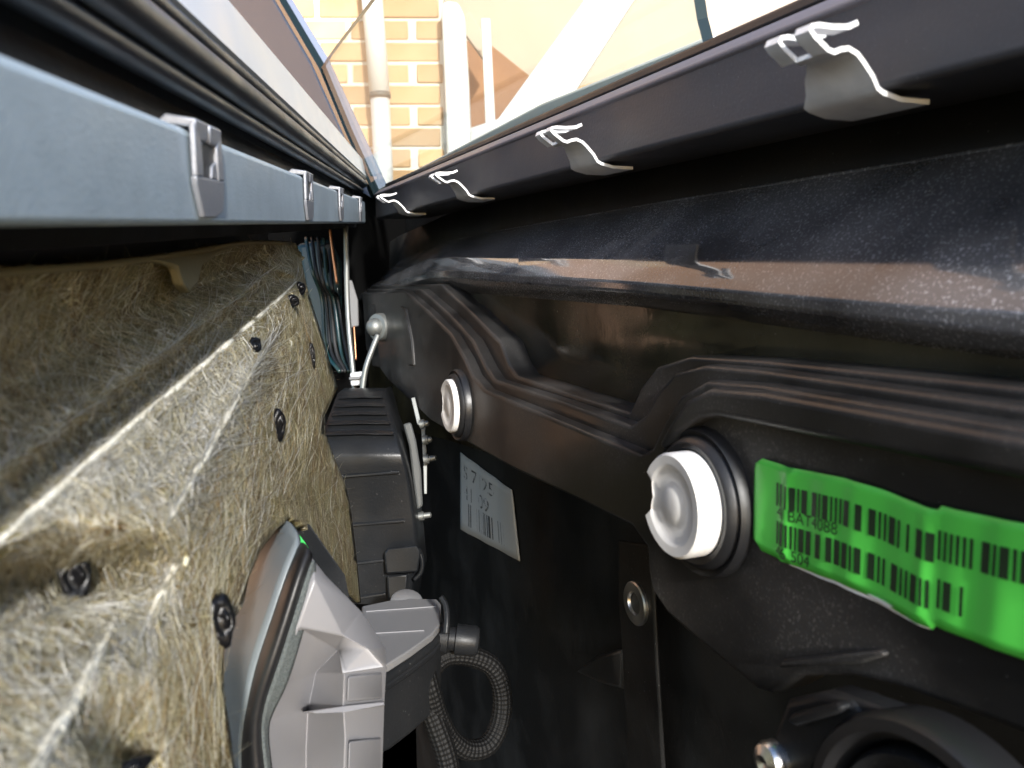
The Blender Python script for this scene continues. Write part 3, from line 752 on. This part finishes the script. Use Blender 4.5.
felt = obj('felt_backing', [atn(p[0], p[1], p[2] + jit[k]) for k, p in enumerate(PV)], PF, 'felt', trim, smooth=True, recalc=False)
bm = bmesh.new(); bm.from_mesh(felt.data); bmesh.ops.recalc_face_normals(bm, faces=bm.faces)
if sum((Vector(TN).dot(f.normal)) for f in bm.faces) < 0: bmesh.ops.reverse_faces(bm, faces=bm.faces)
bm.to_mesh(felt.data); bm.free()
lay_ = felt.data.uv_layers.new(name='UVMap'); fl_ = np.array(wloc(felt))
for lp in felt.data.loops:
    p = np.array(felt.data.vertices[lp.vertex_index].co); lay_.data[lp.index].uv = (float(p @ TD), float(p @ TW))
so = felt.modifiers.new('thick', 'SOLIDIFY'); so.thickness = .0022; so.offset = -1

# loose fibres matted on the felt (triangular strands), laid in batches
NFIB = 6500
COLS = np.array([(.66, .60, .40), (.76, .73, .60), (.50, .41, .23), (.26, .18, .08), (.84, .83, .78), (.40, .27, .12), (.58, .52, .32)])
WTS = np.array([.24, .20, .18, .10, .10, .08, .10])
FB = []                                                     # batches of (points [n, seg+1, 3], widths, colours)
RTH = ray(0, 0) * 0
def felt_n_many(x, y):
    i = np.rint((x - GX0) / GS).astype(int); j = np.rint((y - GY0) / GS).astype(int)
    ok = (i >= 0) & (i < gw) & (j >= 0) & (j < gh)
    return np.where(ok, NR[np.clip(j, 0, gh - 1), np.clip(i, 0, gw - 1)], np.nan)
def atn_many(x, y, n):
    r = FW[None] + RT[None] * ((x - 512) / FPX)[:, None] + UP[None] * ((384 - y) / FPX)[:, None]
    return r * (n / (r @ TN))[:, None]
def lay(px, py, ang, Lm, curv, hmax, tip, wd, col, seg=8):
    n0 = felt_n_many(px, py); ok = ~np.isnan(n0)
    px, py, ang, Lm, curv, hmax, tip, wd, col, n0 = (a[ok] for a in (px, py, ang, Lm, curv, hmax, tip, wd, col, n0))
    d0 = atn_many(px, py, n0) @ FW
    Lp = np.minimum(Lm * FPX / d0, 190)
    x, y, a = px.copy(), py.copy(), ang.copy(); P = []; fray = rng.random(len(px)) < .9; alive = np.ones(len(px), bool); last = n0.copy()
    for s in range(seg + 1):
        nn = felt_n_many(x, y); bad = np.isnan(nn); nn = np.where(bad, last, nn); alive &= ~(bad & ((s < 3) | fray)); last = nn
        t = s / seg
        P.append(atn_many(x, y, nn + .00004 + hmax * math.sin(math.pi * t) + tip * t))
        a = a + curv / seg + rng.normal(0, .07, len(a))
        st = np.where(bad, .05, 1) * Lp / seg
        x = x + np.cos(a) * st; y = y - np.sin(a) * st
    P = np.stack(P, 1)
    FB.append((P[alive], (wd * np.where(d0 > .22, 1.25, 1))[alive], col[alive]))
def pick_cols(n, w=WTS): return COLS[rng.choice(len(COLS), n, p=w)] * rng.uniform(.5, .95, (n, 1))
n = int(NFIB * 1.9)
px = rng.uniform(-140, 362, n); py = rng.uniform(240, 830, n)
ok = ~np.isnan(felt_n_many(px, py)) & (py > 284 - .17 * px); px, py = px[ok][:NFIB], py[ok][:NFIB]; n = len(px)
flat = (px > 215 + (py - 437) * -.52) & (py > 340); top_ = py < 470 - .73 * px
ang = np.where(flat, rng.normal(74, 20, n), np.where(top_, rng.normal(115, 50, n), np.where(rng.random(n) < .5, rng.normal(125, 40, n), rng.uniform(0, 360, n))))
fz = rng.random(n) < .02
lay(px, py, np.radians(ang), np.where(fz, rng.uniform(.006, .016, n), rng.uniform(.009, .034, n)), rng.normal(0, 1, n) * np.where(fz, 1.3, .7),
    np.where(fz, rng.uniform(.0003, .0014, n), rng.uniform(.00001, .00012, n)), np.where(fz, rng.uniform(0, .0009, n), 0), rng.uniform(.000025, .00005, n), pick_cols(n))
# ridge fibres, caught light put into pale colours: some run along, some bristle across
WR = np.array([.20, .32, .04, .0, .40, .0, .04])
for ri, dens, spread in ((0, 500, 2.5), (2, 600, 2.5), (4, 600, 2.5), (9, 600, 3.5), (10, 150, 2.5), (5, 200, 12), (6, 350, 14)):
    rd = [(p[0], p[1]) for p in RIDGES[ri]]
    A = np.array(rd); seglen = np.hypot(*(A[1:] - A[:-1]).T); cum = np.concatenate([[0], np.cumsum(seglen)])
    u = rng.uniform(0, cum[-1], dens); x = np.interp(u, cum, A[:, 0]); y = np.interp(u, cum, A[:, 1])
    k = np.clip(np.searchsorted(cum, u) - 1, 0, len(seglen) - 1); dv = (A[1:] - A[:-1])[k]
    ta = np.arctan2(-dv[:, 1], dv[:, 0])
    cross = rng.random(dens) < (.75 if ri in (0,) else .5)
    ang = np.where(cross, ta + math.pi / 2 * np.sign(rng.normal(size=dens)) + rng.normal(0, .5, dens), ta + rng.normal(0, .25, dens))
    near = np.clip(1.6 - (x + 140) / 330, .35, 1.6)
    x = x + rng.normal(0, spread, dens) * near * .5; y = y + rng.normal(0, spread, dens) * near * .5
    lay(x, y, ang, np.where(cross, rng.uniform(.003, .009, dens), rng.uniform(.006, .016, dens)), rng.normal(0, .7, dens), rng.uniform(.0001, .0006, dens), np.where(cross, rng.uniform(0, .0008, dens), 0),
        rng.uniform(.00003, .00007, dens), pick_cols(dens, WR / WR.sum()))
VA, FA, CA = [], [], []; base = 0
for P, wd, col in FB:
    n, S, _ = P.shape
    t = np.gradient(P, axis=1); sd = np.cross(t, P); sd /= np.maximum(np.linalg.norm(sd, axis=2, keepdims=True), 1e-12)
    w_ = wd[:, None, None] * (1 - .5 * np.abs(np.linspace(-1, 1, S)))[None, :, None]
    V3 = np.stack([P + sd * w_, P - sd * w_, P + TN * w_ * 1.3], 2).reshape(-1, 3)
    i = base + (np.arange(n)[:, None] * S + np.arange(S - 1)[None]).ravel() * 3
    FA.append(np.stack([np.stack([i, i + 3, i + 5, i + 2], 1), np.stack([i + 2, i + 5, i + 4, i + 1], 1), np.stack([i + 1, i + 4, i + 3, i], 1)], 1).reshape(-1, 4))
    VA.append(V3); CA.append(np.repeat(col, S * 3, 0)); base += len(V3)
VA, FA, CA = np.concatenate(VA), np.concatenate(FA), np.concatenate(CA)
me = bpy.data.meshes.new('loose_fibres')
me.vertices.add(len(VA)); me.vertices.foreach_set('co', VA.astype(np.float32).ravel())
me.loops.add(FA.size); me.loops.foreach_set('vertex_index', FA.astype(np.int32).ravel())
me.polygons.add(len(FA)); me.polygons.foreach_set('loop_start', (np.arange(len(FA)) * 4).astype(np.int32))
me.polygons.foreach_set('use_smooth', np.ones(len(FA), bool))
me.update(calc_edges=True)
ca = me.color_attributes.new('fibre_colour', 'FLOAT_COLOR', 'POINT')
ca.data.foreach_set('color', np.hstack([CA, np.ones((len(CA), 1))]).astype(np.float32).ravel())
me.materials.append(M['fibre'])
fo_ = bpy.data.objects.new('loose_fibres', me); C.objects.link(fo_); fo_.parent = felt; fo_.location = -wloc(felt); fo_['kind'] = 'stuff'

# fold lines, pale where creased; light caught on them is put into the colour
def fold_line(ri, k0, r0):
    P = RIDGES[ri][k0:]; pts_ = []
    for a, b_ in zip(P[:-1], P[1:]):
        for t in np.linspace(0, 1, 7, endpoint=False):
            x, y = a[0] + (b_[0] - a[0]) * t, a[1] + (b_[1] - a[1]) * t; nn = felt_n(x, y)
            if not np.isnan(nn): pts_.append(atn(x + rng.normal(0, .25), y + rng.normal(0, .25), nn - r0 * .25 + rng.normal(0, r0 * .04)))
    ph = rng.uniform(0, 6, 3)
    tube_obj('fold_line', pts_, lambda t: r0 * (.25 + .75 * math.sin(math.pi * min(1, max(0, t))) ** .6) * (1 + .12 * math.sin(t * 60 + ph[0]) + .08 * math.sin(t * 143 + ph[1])), 'fold', felt, 8, 0)
fold_line(2, 1, .0008); fold_line(4, 0, .0009); fold_line(9, 4, .0010); fold_line(10, 0, .0008)

# black melted studs holding the felt
def stud(px, py, rx, ry, seed):
    r = random.Random(seed); n0 = felt_n(px, py)
    if np.isnan(n0): n0 = -.039
    c = atn(px, py, n0 + (.0016 if rx > 12 else .0006)); d = depth(c)
    ax = TN * .45 - c / np.linalg.norm(c) * .55; ax /= np.linalg.norm(ax); e1 = np.cross(TW, ax); e1 /= np.linalg.norm(e1); e2 = np.cross(ax, e1)
    R_ = ry * d / FPX; Rs = rx * d / FPX * 1.15
    ph = [r.uniform(0, 6) for _ in range(4)]
    rows = []
    for q, (rr, h) in enumerate([(1.0, -.2), (1.04, .25), (.96, .55), (.75, .72), (.55, .62), (.42, .55), (.3, .80), (.04, .95)]):
        row = []
        for j in range(20):
            t = 2 * math.pi * j / 20; wob = 1 + .13 * math.sin(2 * t + ph[0]) + .10 * math.sin(3 * t + ph[1] + q) + .06 * math.sin(5 * t + ph[2] * q)
            hh = h * (1 + .35 * math.sin(t + ph[3])) * min(R_, Rs) * .9
            row.append(c + e1 * (Rs * rr * wob * math.cos(t)) + e2 * (R_ * rr * wob * math.sin(t)) + ax * hh)
        rows.append(row)
    V, F = loft(rows, True); F.append(tuple((len(rows) - 1) * 20 + j for j in range(20)))
    return obj('melted_stud', V, F, 'stud', trim, smooth=True)
for i, a in enumerate([(71, 576, 15, 24), (220, 620, 10, 27), (278, 424, 6, 15), (254, 345, 6, 8), (292, 301, 5, 7), (300, 288, 5, 6), (312, 355, 2.5, 11), (132, 768, 15, 10)]): stud(*a, i)
# glue dribble hanging from the top fold of the felt
gl_pts = [(140, 259, -.064), (160, 262, -.063), (178, 268, -.062), (184, 285, -.0615), (190, 293, -.062), (198, 284, -.063), (203, 266, -.063), (220, 254, -.0635), (240, 246, -.063), (240, 242, -.064), (196, 252, -.065), (150, 257, -.066)]
V, F = prism([atn(*p) for p in gl_pts], -TN * .003); obj('glue_dribble', V, F, 'glue', trim, bevel=.001)
# folded hem along the felt's top edge
tube_obj('felt_hem', [atn(-160, 300, -.066), atn(0, 273, -.0655), atn(80, 267, -.0655), atn(140, 260, -.065), atn(200, 251, -.0645), atn(245, 243, -.063), atn(290, 243, -.060)], .0008, 'glue', trim, 8, 6)
V, F = extrude_nw([(-.075, .0), (-.0765, -.02), (-.082, -.1), (-.086, -.1), (-.080, 0)], -.05, .42); obj('card_shell', V, F, 'rubber', trim)

# =================================================================== GREY HANDLE HOUSING poking through the felt
hh_ = thing('handle_housing', 'light grey moulded handle housing with black foam rim poking through the felt', 'housing', tuple(atd(310, 790, .215)))
ST_ = [  # outer, mid, crest, edge of foam, inner edge
    [(284, 516, .236), (292, 524, .224), (303, 540, .214), (312, 556, .208), (314, 566, .209)],
    [(256, 556, .236), (270, 556, .222), (289, 566, .208), (305, 578, .203), (313, 588, .206)],
    [(240, 610, .234), (250, 612, .222), (272, 620, .205), (289, 630, .200), (299, 640, .204)],
    [(222, 655, .232), (234, 658, .220), (256, 664, .203), (274, 676, .198), (284, 692, .202)],
    [(220, 712, .230), (232, 714, .219), (246, 714, .203), (259, 716, .199), (264, 720, .203)],
    [(226, 750, .228), (234, 750, .219), (240, 752, .204), (262, 752, .200), (267, 752, .204)],
    [(230, 815, .226), (238, 815, .219), (246, 815, .205), (270, 815, .201), (275, 815, .205)]]
def sheet(name, cols, m, thick=.0015, sub=2):
    V, F = loft([[atd(*r[c]) for c in cols] for r in ST_])
    o = obj(name, V, F, m, hh_, smooth=True)
    q = o.modifiers.new('sub', 'SUBSURF'); q.levels = sub; q.render_levels = sub
    s = o.modifiers.new('thick', 'SOLIDIFY'); s.thickness = thick; s.offset = 0
    return o
sheet('side_wall', (0, 1, 2), 'satin')
rim = [atd(r[2][0] * .45 + r[3][0] * .55, r[2][1] * .45 + r[3][1] * .55, r[2][2]) for r in ST_]
V, F = loft([[atd(*r[2]) + ray(r[2][0], r[2][1]) * .001, atd((r[2][0] * 2 + r[3][0]) / 3, (r[2][1] * 2 + r[3][1]) / 3, r[2][2] - .0045), atd((r[2][0] + r[3][0] * 2) / 3, (r[2][1] + r[3][1] * 2) / 3, r[3][2] - .0035), atd(*r[3]) + ray(r[3][0], r[3][1]) * .001] for r in ST_])
o = obj('rubber_rim', V, F, 'rubber', hh_, smooth=True); q = o.modifiers.new('sub', 'SUBSURF'); q.levels = 2; q.render_levels = 2
s_ = o.modifiers.new('thick', 'SOLIDIFY'); s_.thickness = .001; s_.offset = 0
sheet('foam_strip', (3, 4), 'foam')
HV = dict(a=(312, 557, .211), b=(327, 576, .216), c=(362, 611, .226), d=(386, 648, .230), e=(387, 668, .230), f=(385, 702, .230), g=(384, 733, .230), h=(382, 800, .230),
          i=(315, 580, .204), j=(343, 636, .211), k=(370, 650, .217), l=(298, 627, .201), m=(338, 650, .230), n=(344, 672, .208), o=(343, 704, .208), p=(345, 737, .210), q=(343, 800, .210),
          r=(276, 688, .202), s=(263, 722, .203), s2=(266, 752, .204), t=(273, 815, .205), u=(316, 672, .236), v=(308, 710, .238), w=(306, 750, .238), x=(306, 812, .238))
keys = list(HV); ix = {k: i for i, k in enumerate(keys)}
HF = ['abi', 'ibcj', 'jcdk', 'kde', 'ijl', 'ljm', 'jkenm', 'lmur', 'mnu', 'ruvs', 'unov', 'nefo', 'vopw', 'ofgp', 'pghq', 'wpqx']
faces_ = [tuple(ix[c] for c in f) for f in HF] + [(ix['s'], ix['v'], ix['w'], ix['s2']), (ix['s2'], ix['w'], ix['x'], ix['t'])]
o = obj('bowl', [atd(*HV[k]) for k in keys], faces_, 'greyplastic', hh_)
if sum(p.normal.dot(Vector(FW)) for p in o.data.polygons) > 0: o.data.flip_normals()
so = o.modifiers.new('thick', 'SOLIDIFY'); so.thickness = .0022; so.offset = -1
b = o.modifiers.new('bevel', 'BEVEL'); b.width = .0014; b.segments = 3; b.limit_method = 'ANGLE'; b.angle_limit = math.radians(10)
for p in o.data.polygons: p.use_smooth = True
set_angle(o, 60)
slab('stiffening_rib', [(300, 712, .222), (345, 706, .2050), (384, 701, .2270), (385, 706, .2270), (345, 712, .2050), (316, 714, .216)], .02, 'greyplastic', hh_, .0004)
slab('raised_pad', [(348, 676, .2068), (382, 672, .2262), (382, 699, .2262), (347, 702, .2062)], .003, 'greyplastic', hh_, .0012, seg=3)
slab('raised_pad', [(349, 741, .2078), (381, 737, .2272), (380, 805, .2272), (347, 805, .2078)], .003, 'greyplastic', hh_, .0012, seg=3)
slab('green_tab', [(293, 533, .246), (299, 534, .246), (309, 548, .246), (306, 551, .246), (295, 542, .246)], .003, 'greenplastic', hh_, .0003)
slab('inner_shadow_wall', [(286, 512, .262), (310, 525, .262), (345, 575, .262), (352, 610, .262), (300, 620, .262), (250, 600, .262)], .004, 'blackplastic', hh_, .0003)  # black sheet added behind the hole, standing in for its shade

# =================================================================== AIRBAG MODULE
ab = thing('airbag_module', 'ribbed black plastic airbag box with metal bracket behind the felt edge', 'airbag', tuple(atd(380, 605, .47)))
RW = [(388, 345, 386, .530), (393, 338, 387, .505), (400, 335, 389, .492), (408, 332, 391, .480), (416, 329, 393, .470), (424, 326, 396, .462), (432, 322, 399, .455), (442, 320, 402, .450), (455, 320, 405, .4465), (466, 320, 408, .447),
      (480, 320, 411, .449), (520, 324, 417, .451), (562, 330, 421, .453), (575, 335, 416, .455), (604, 345, 412, .458)]
rowsA = []
for py, l, r, d in RW:
    rowsA.append([atd(l, py, d), atd((l + r) / 2, py, d - .001), atd(r - 3, py, d), atd(r, py, d + .004), atd(r + 6, py - 2, d + .05)])
V, F = loft(rowsA); o = obj('case', V, F, 'blackplastic', ab, smooth=True); set_angle(o, 35)
b = o.modifiers.new('bevel', 'BEVEL'); b.width = .0012; b.segments = 2; b.limit_method = 'ANGLE'; b.angle_limit = math.radians(30)
def rowat(py):
    return tuple(float(np.interp(py, [r[0] for r in RW], [r[i] for r in RW])) for i in (1, 2, 3))
for py, w_ in ((395, 3), (403, 3.4), (411, 3.8), (420, 4.2), (430, 4.6)):
    l, r, d = rowat(py); l2, r2, d2 = rowat(py + w_)
    slab('cooling_fin', [(l + 1, py + 1.5, d - .004), ((l + r) / 2, py, d - .005), (r - 6, py + .5, d - .004), (r2 - 5, py + w_, d2 - .0045), ((l2 + r2) / 2, py + w_ - .5, d2 - .0055), (l2 + 1, py + w_ + 1, d2 - .0045)], .005, 'blackplastic', ab, .0005)
for py, ra in ((474, 399), (523, 405), (562, 388), (596, 386)):
    l, r, d = rowat(py)
    slab('rib', [(l + 4, py + 3, d - .0035), (ra, py - 3, d - .0035), (ra, py - .6, d - .0035), (l + 4, py + 5.4, d - .0035)], .005, 'blackplastic', ab, .0003)
slab('plug_block', [(384, 553, .443), (388, 548, .443), (417, 545, .443), (421, 552, .443), (418, 572, .443), (386, 574, .443)], .02, 'blackplastic', ab, .001)
slab('plug_tail', [(387, 576, .446), (408, 574, .446), (406, 598, .446), (388, 600, .446)], .016, 'blackplastic', ab, .001)
slab('side_plate', [(403, 424, .462), (411, 422, .462), (416, 440, .462), (421, 470, .462), (423, 506, .462), (417, 510, .462), (413, 480, .462), (409, 446, .462)], .01, 'dullgrey', ab, .0012)
slab('bracket', [(411, 398, .485), (415, 397, .485), (421, 422, .478), (425, 426, .476), (427, 462, .472), (427, 494, .470), (424, 494, .470), (423, 462, .472), (421, 428, .476), (417, 424, .478)], .004, 'dullsteel', ab, .0003)
for px, py, L_ in ((430, 459, .005), (425, 516, .005), (426, 424, .003), (429, 440, .003)):
    c = atd(px - 3, py, .466); lathe_obj('bolt', c, RT + .15 * UP, [(.0026, -.002), (.0028, .001), (.0018, .0012), (.0017, L_), (.0010, L_ + .0006)], 'dullsteel', ab, 14)
tube_obj('edge_piping', [atd(418, 548, .452), atd(422, 560, .452), (atd(421, 572, .452)), atd(414, 580, .452)], .0014, 'blackplastic', ab, 8, 6)

# rods, wires and the ball-head bolt behind the module
tag(tube_obj('lock_rod', [atd(346, 226, .585), atd(347, 290, .585), atd(349, 330, .585), atd(352, 360, .583), atd(355, 396, .58)], .0020, 'dullsteel', None, 10), 'long straight steel lock rod rising behind the airbag box', 'rod')
tag(tube_obj('copper_rod', [atd(330, 228, .595), atd(333, 255, .595), atd(337, 284, .595)], .0011, 'copper', None, 8), 'short copper coloured rod hanging left of the steel lock rod', 'rod')
cl_ = thing('cable_end', 'grey flat cable end with thin copper wire behind the lock rod', 'cable', tuple(atd(355, 345, .62)))
slab('sleeve', [(346, 280, .62), (352, 280, .62), (358, 300, .62), (359, 326, .62), (351, 328, .62)], .006, 'midgrey', cl_, .001)
tube_obj('wire', [atd(354, 326, .62), atd(355, 342, .62), atd(356, 360, .618)], .0007, 'copper', cl_, 8)
lv_ = thing('bolt_and_link', 'domed bright bolt with short bent steel link down to the airbag box', 'bolt', tuple(atd(362, 394, .55)))
cb = atd(378, 327, .565)
lathe_obj('domed_bolt', cb, (-.85, -.5, .05), [(.0100, -.012), (.0100, .000), (.0094, .0015), (.0066, .002), (.0064, .0045), (.0052, .0068), (.0032, .0084), (.0005, .0090)], 'dullsteel', lv_, 28)
tube_obj('bent_link', [atd(378, 335, .548), atd(374, 345, .546), atd(367, 364, .545), atd(364, 378, .545), atd(362, 394, .545)], .0020, 'dullsteel', lv_, 10)
wcx = thing('white_connector', 'small pale connector between the lock rod and the bent link', 'connector', tuple(atd(356, 386, .575)))
slab('body', [(350, 373, .572), (364, 371, .572), (364, 385, .572), (351, 386, .572)], .012, 'pipe', wcx, .001)
slab('latch_bar', [(349, 377, .569), (365, 376, .569), (365, 379, .569), (349, 380, .569)], .003, 'midgrey', wcx, .0005)
hz = thing('wiring_cluster', 'teal and dark wiring cluster in shadow beyond the felt edge', 'wiring', tuple(atd(325, 345, .64)))
slab('teal_cover', [(296, 244, .66), (330, 238, .66), (342, 262, .66), (342, 345, .66), (320, 350, .66), (304, 290, .66)], .015, 'teal', hz, .004)
slab('dark_block', [(318, 246, .64), (334, 240, .64), (338, 268, .64), (328, 274, .64), (320, 264, .64)], .012, 'blackplastic', hz, .002)
for q in range(5):
    tube_obj('wire', [atd(306 + q * 6, 238, .645), atd(312 + q * 5, 270 + 4 * q, .63), atd(322 + q * 4, 300, .64), atd(326 + q * 5, 350, .635), atd(340 + q * 3, 372, .62)], .0016, ('teal', 'blackplastic', 'cable', 'teal', 'blackplastic')[q], hz, 8)
# latch recess plate on the far end of the frame
slab('latch_pocket', [(370, 305, .60), (398, 300, .58), (402, 330, .575), (404, 360, .57), (398, 372, .57), (372, 366, .60)], .004, 'paint_deep', door, .001)
V, F = prism([atx(px, py, .1145) for px, py in [(400, 306), (405, 309), (411, 340), (413, 366), (408, 366), (404, 340)]], np.array([.003, 0, 0])); obj('pressed_rib', V, F, 'paint', door, bevel=.001)

# =================================================================== CONTROL BOX with grey lid
Zt = float(atd(410, 628, .335)[2])
mb = thing('motor_box', 'black rounded motor box with pale grey lid beside the handle housing', 'motor', tuple(atz(410, 628, Zt) - np.array([0, 0, .05])))
top = [(362, 606), (400, 598), (437, 599), (441, 604), (440, 624), (432, 634), (410, 650), (388, 664), (372, 670), (360, 640)]
TP = [atz(px, py, Zt) for px, py in top]
V, F = prism(TP, np.array([0, 0, -.0035])); obj('lid', V, F, 'midgrey', mb, bevel=.0006)
cen = sum(TP) / len(TP)
BP = [p + (p - cen) * .035 + np.array([0, 0, -.0042]) for p in TP]
BQ = [(p - cen) * (-.07) + np.array([0, 0, -.034]) for p in BP]
V, F = prism(BP, BQ); obj('body', V, F, 'blackplastic', mb, bevel=.0022, seg=3)
BP = [p + (p - cen) * .06 + np.array([0, 0, -.0075]) for p in TP]
V, F = prism(BP, np.array([0, 0, -.003])); obj('flange', V, F, 'blackplastic', mb, bevel=.0008)
for a, b_ in (((366, 612), (436, 607)), ((372, 634), (424, 631))):
    p, q = atz(*a, Zt) + np.array([0, 0, .0001]), atz(*b_, Zt) + np.array([0, 0, .0001]); dd = np.array([0, .00022, 0])
    V, F = prism([p - dd, q - dd, q + dd, p + dd], np.array([0, 0, .0004])); obj('seam_line', V, F, 'greyplastic', mb)
c = atz(407, 599, Zt); lathe_obj('mounting_lug', c + np.array([0, .002, -.004]), (0, -.4, 1), [(.0075, -.002), (.0075, .003), (.006, .0042), (.001, .0046)], 'midgrey', mb, 20)
tube_obj('side_trim', [atd(441, 597, .335), atd(446, 606, .333), atd(447, 620, .33), atd(446, 634, .328)], .0013, 'blackplastic', mb, 8)
cb = atd(462, 637, .345); lathe_obj('drive_stub', cb - RT * .012, RT - .1 * UP, [(.0065, 0), (.0068, .006), (.0050, .0065), (.0050, .009), (.0066, .0095), (.0066, .018), (.0055, .0195), (.001, .020)], 'blackplastic', mb, 24)
# braided cable loop
cb_ = thing('braided_cable', 'thick black braided cable looping below the motor box', 'cable', tuple(atd(460, 770, .35)))
tube_obj('loop', [atd(430, 670, .350), atd(446, 656, .352), atd(470, 656, .356), atd(492, 667, .360), (atd(502, 692, .362)), atd(500, 722, .360), atd(488, 745, .355), atd(468, 750, .350), atd(450, 738, .345), atd(438, 716, .340), atd(430, 690, .336), atd(424, 668, .336)], .0046, 'braid', cb_, 18, 8, uv=True)
tube_obj('tail', [atd(426, 700, .338), atd(436, 725, .338), atd(446, 755, .338), atd(452, 790, .338)], .0048, 'braid', cb_, 16, 8, uv=True)

# =================================================================== ROUND UNIT at bottom right
sp_ = thing('speaker_ring', 'black round speaker ring with tab and bright screw at the bottom right', 'speaker', tuple(atx(930, 860, .108)))
c = atx(935, 868, .108); dS = depth(c); k = dS / FPX
R0 = 150 * k
lathe_obj('outer_ring', c, (-1, 0, .05), [(R0, -.004), (R0 * 1.0, .003), (R0 * .96, .0048), (R0 * .88, .0050), (R0 * .84, .0036), (R0 * .80, .0012), (R0 * .78, -.003)], 'rubber', sp_, 64)
lathe_obj('inner_ring', c, (-1, 0, .05), [(R0 * .76, -.004), (R0 * .76, .0022), (R0 * .72, .0036), (R0 * .66, .0030), (R0 * .60, .0005), (R0 * .58, -.004)], 'blackplastic', sp_, 64)
lathe_obj('cone', c, (-1, 0, .05), [(R0 * .60, -.001), (R0 * .3, -.005), (R0 * .15, -.0045), (R0 * .02, -.003)], 'rubber', sp_, 48)
P = [atx(px, py, .106) for px, py in [(786, 700), (820, 692), (850, 700), (862, 716), (840, 745), (800, 790), (770, 800), (762, 760)]]
V, F = prism(P, np.array([.008, 0, 0])); obj('lug', V, F, 'blackplastic', sp_, bevel=.0015, seg=3)
P = [atx(px, py, .104) for px, py in [(786, 722), (790, 714), (836, 702), (842, 708), (838, 714), (796, 727)]]
V, F = prism(P, np.array([.005, 0, 0])); obj('locating_tab', V, F, 'blackplastic', sp_, bevel=.001, seg=3)
P = [atx(px, py, .107) for px, py in [(815, 695), (830, 690), (890, 712), (900, 722), (870, 728), (838, 716)]]
V, F = prism(P, np.array([.006, 0, 0])); obj('web', V, F, 'blackplastic', sp_, bevel=.0012, seg=3)
c = atx(777, 760, .106); k = depth(c) / FPX
scw = lathe_obj('screw', c, (-1, 0, .05), [(20 * k, -.001), (20 * k, .002), (17 * k, .0032), (8 * k, .0040), (3 * k, .0036), (.5 * k, .0034)], 'steel', sp_, 30)
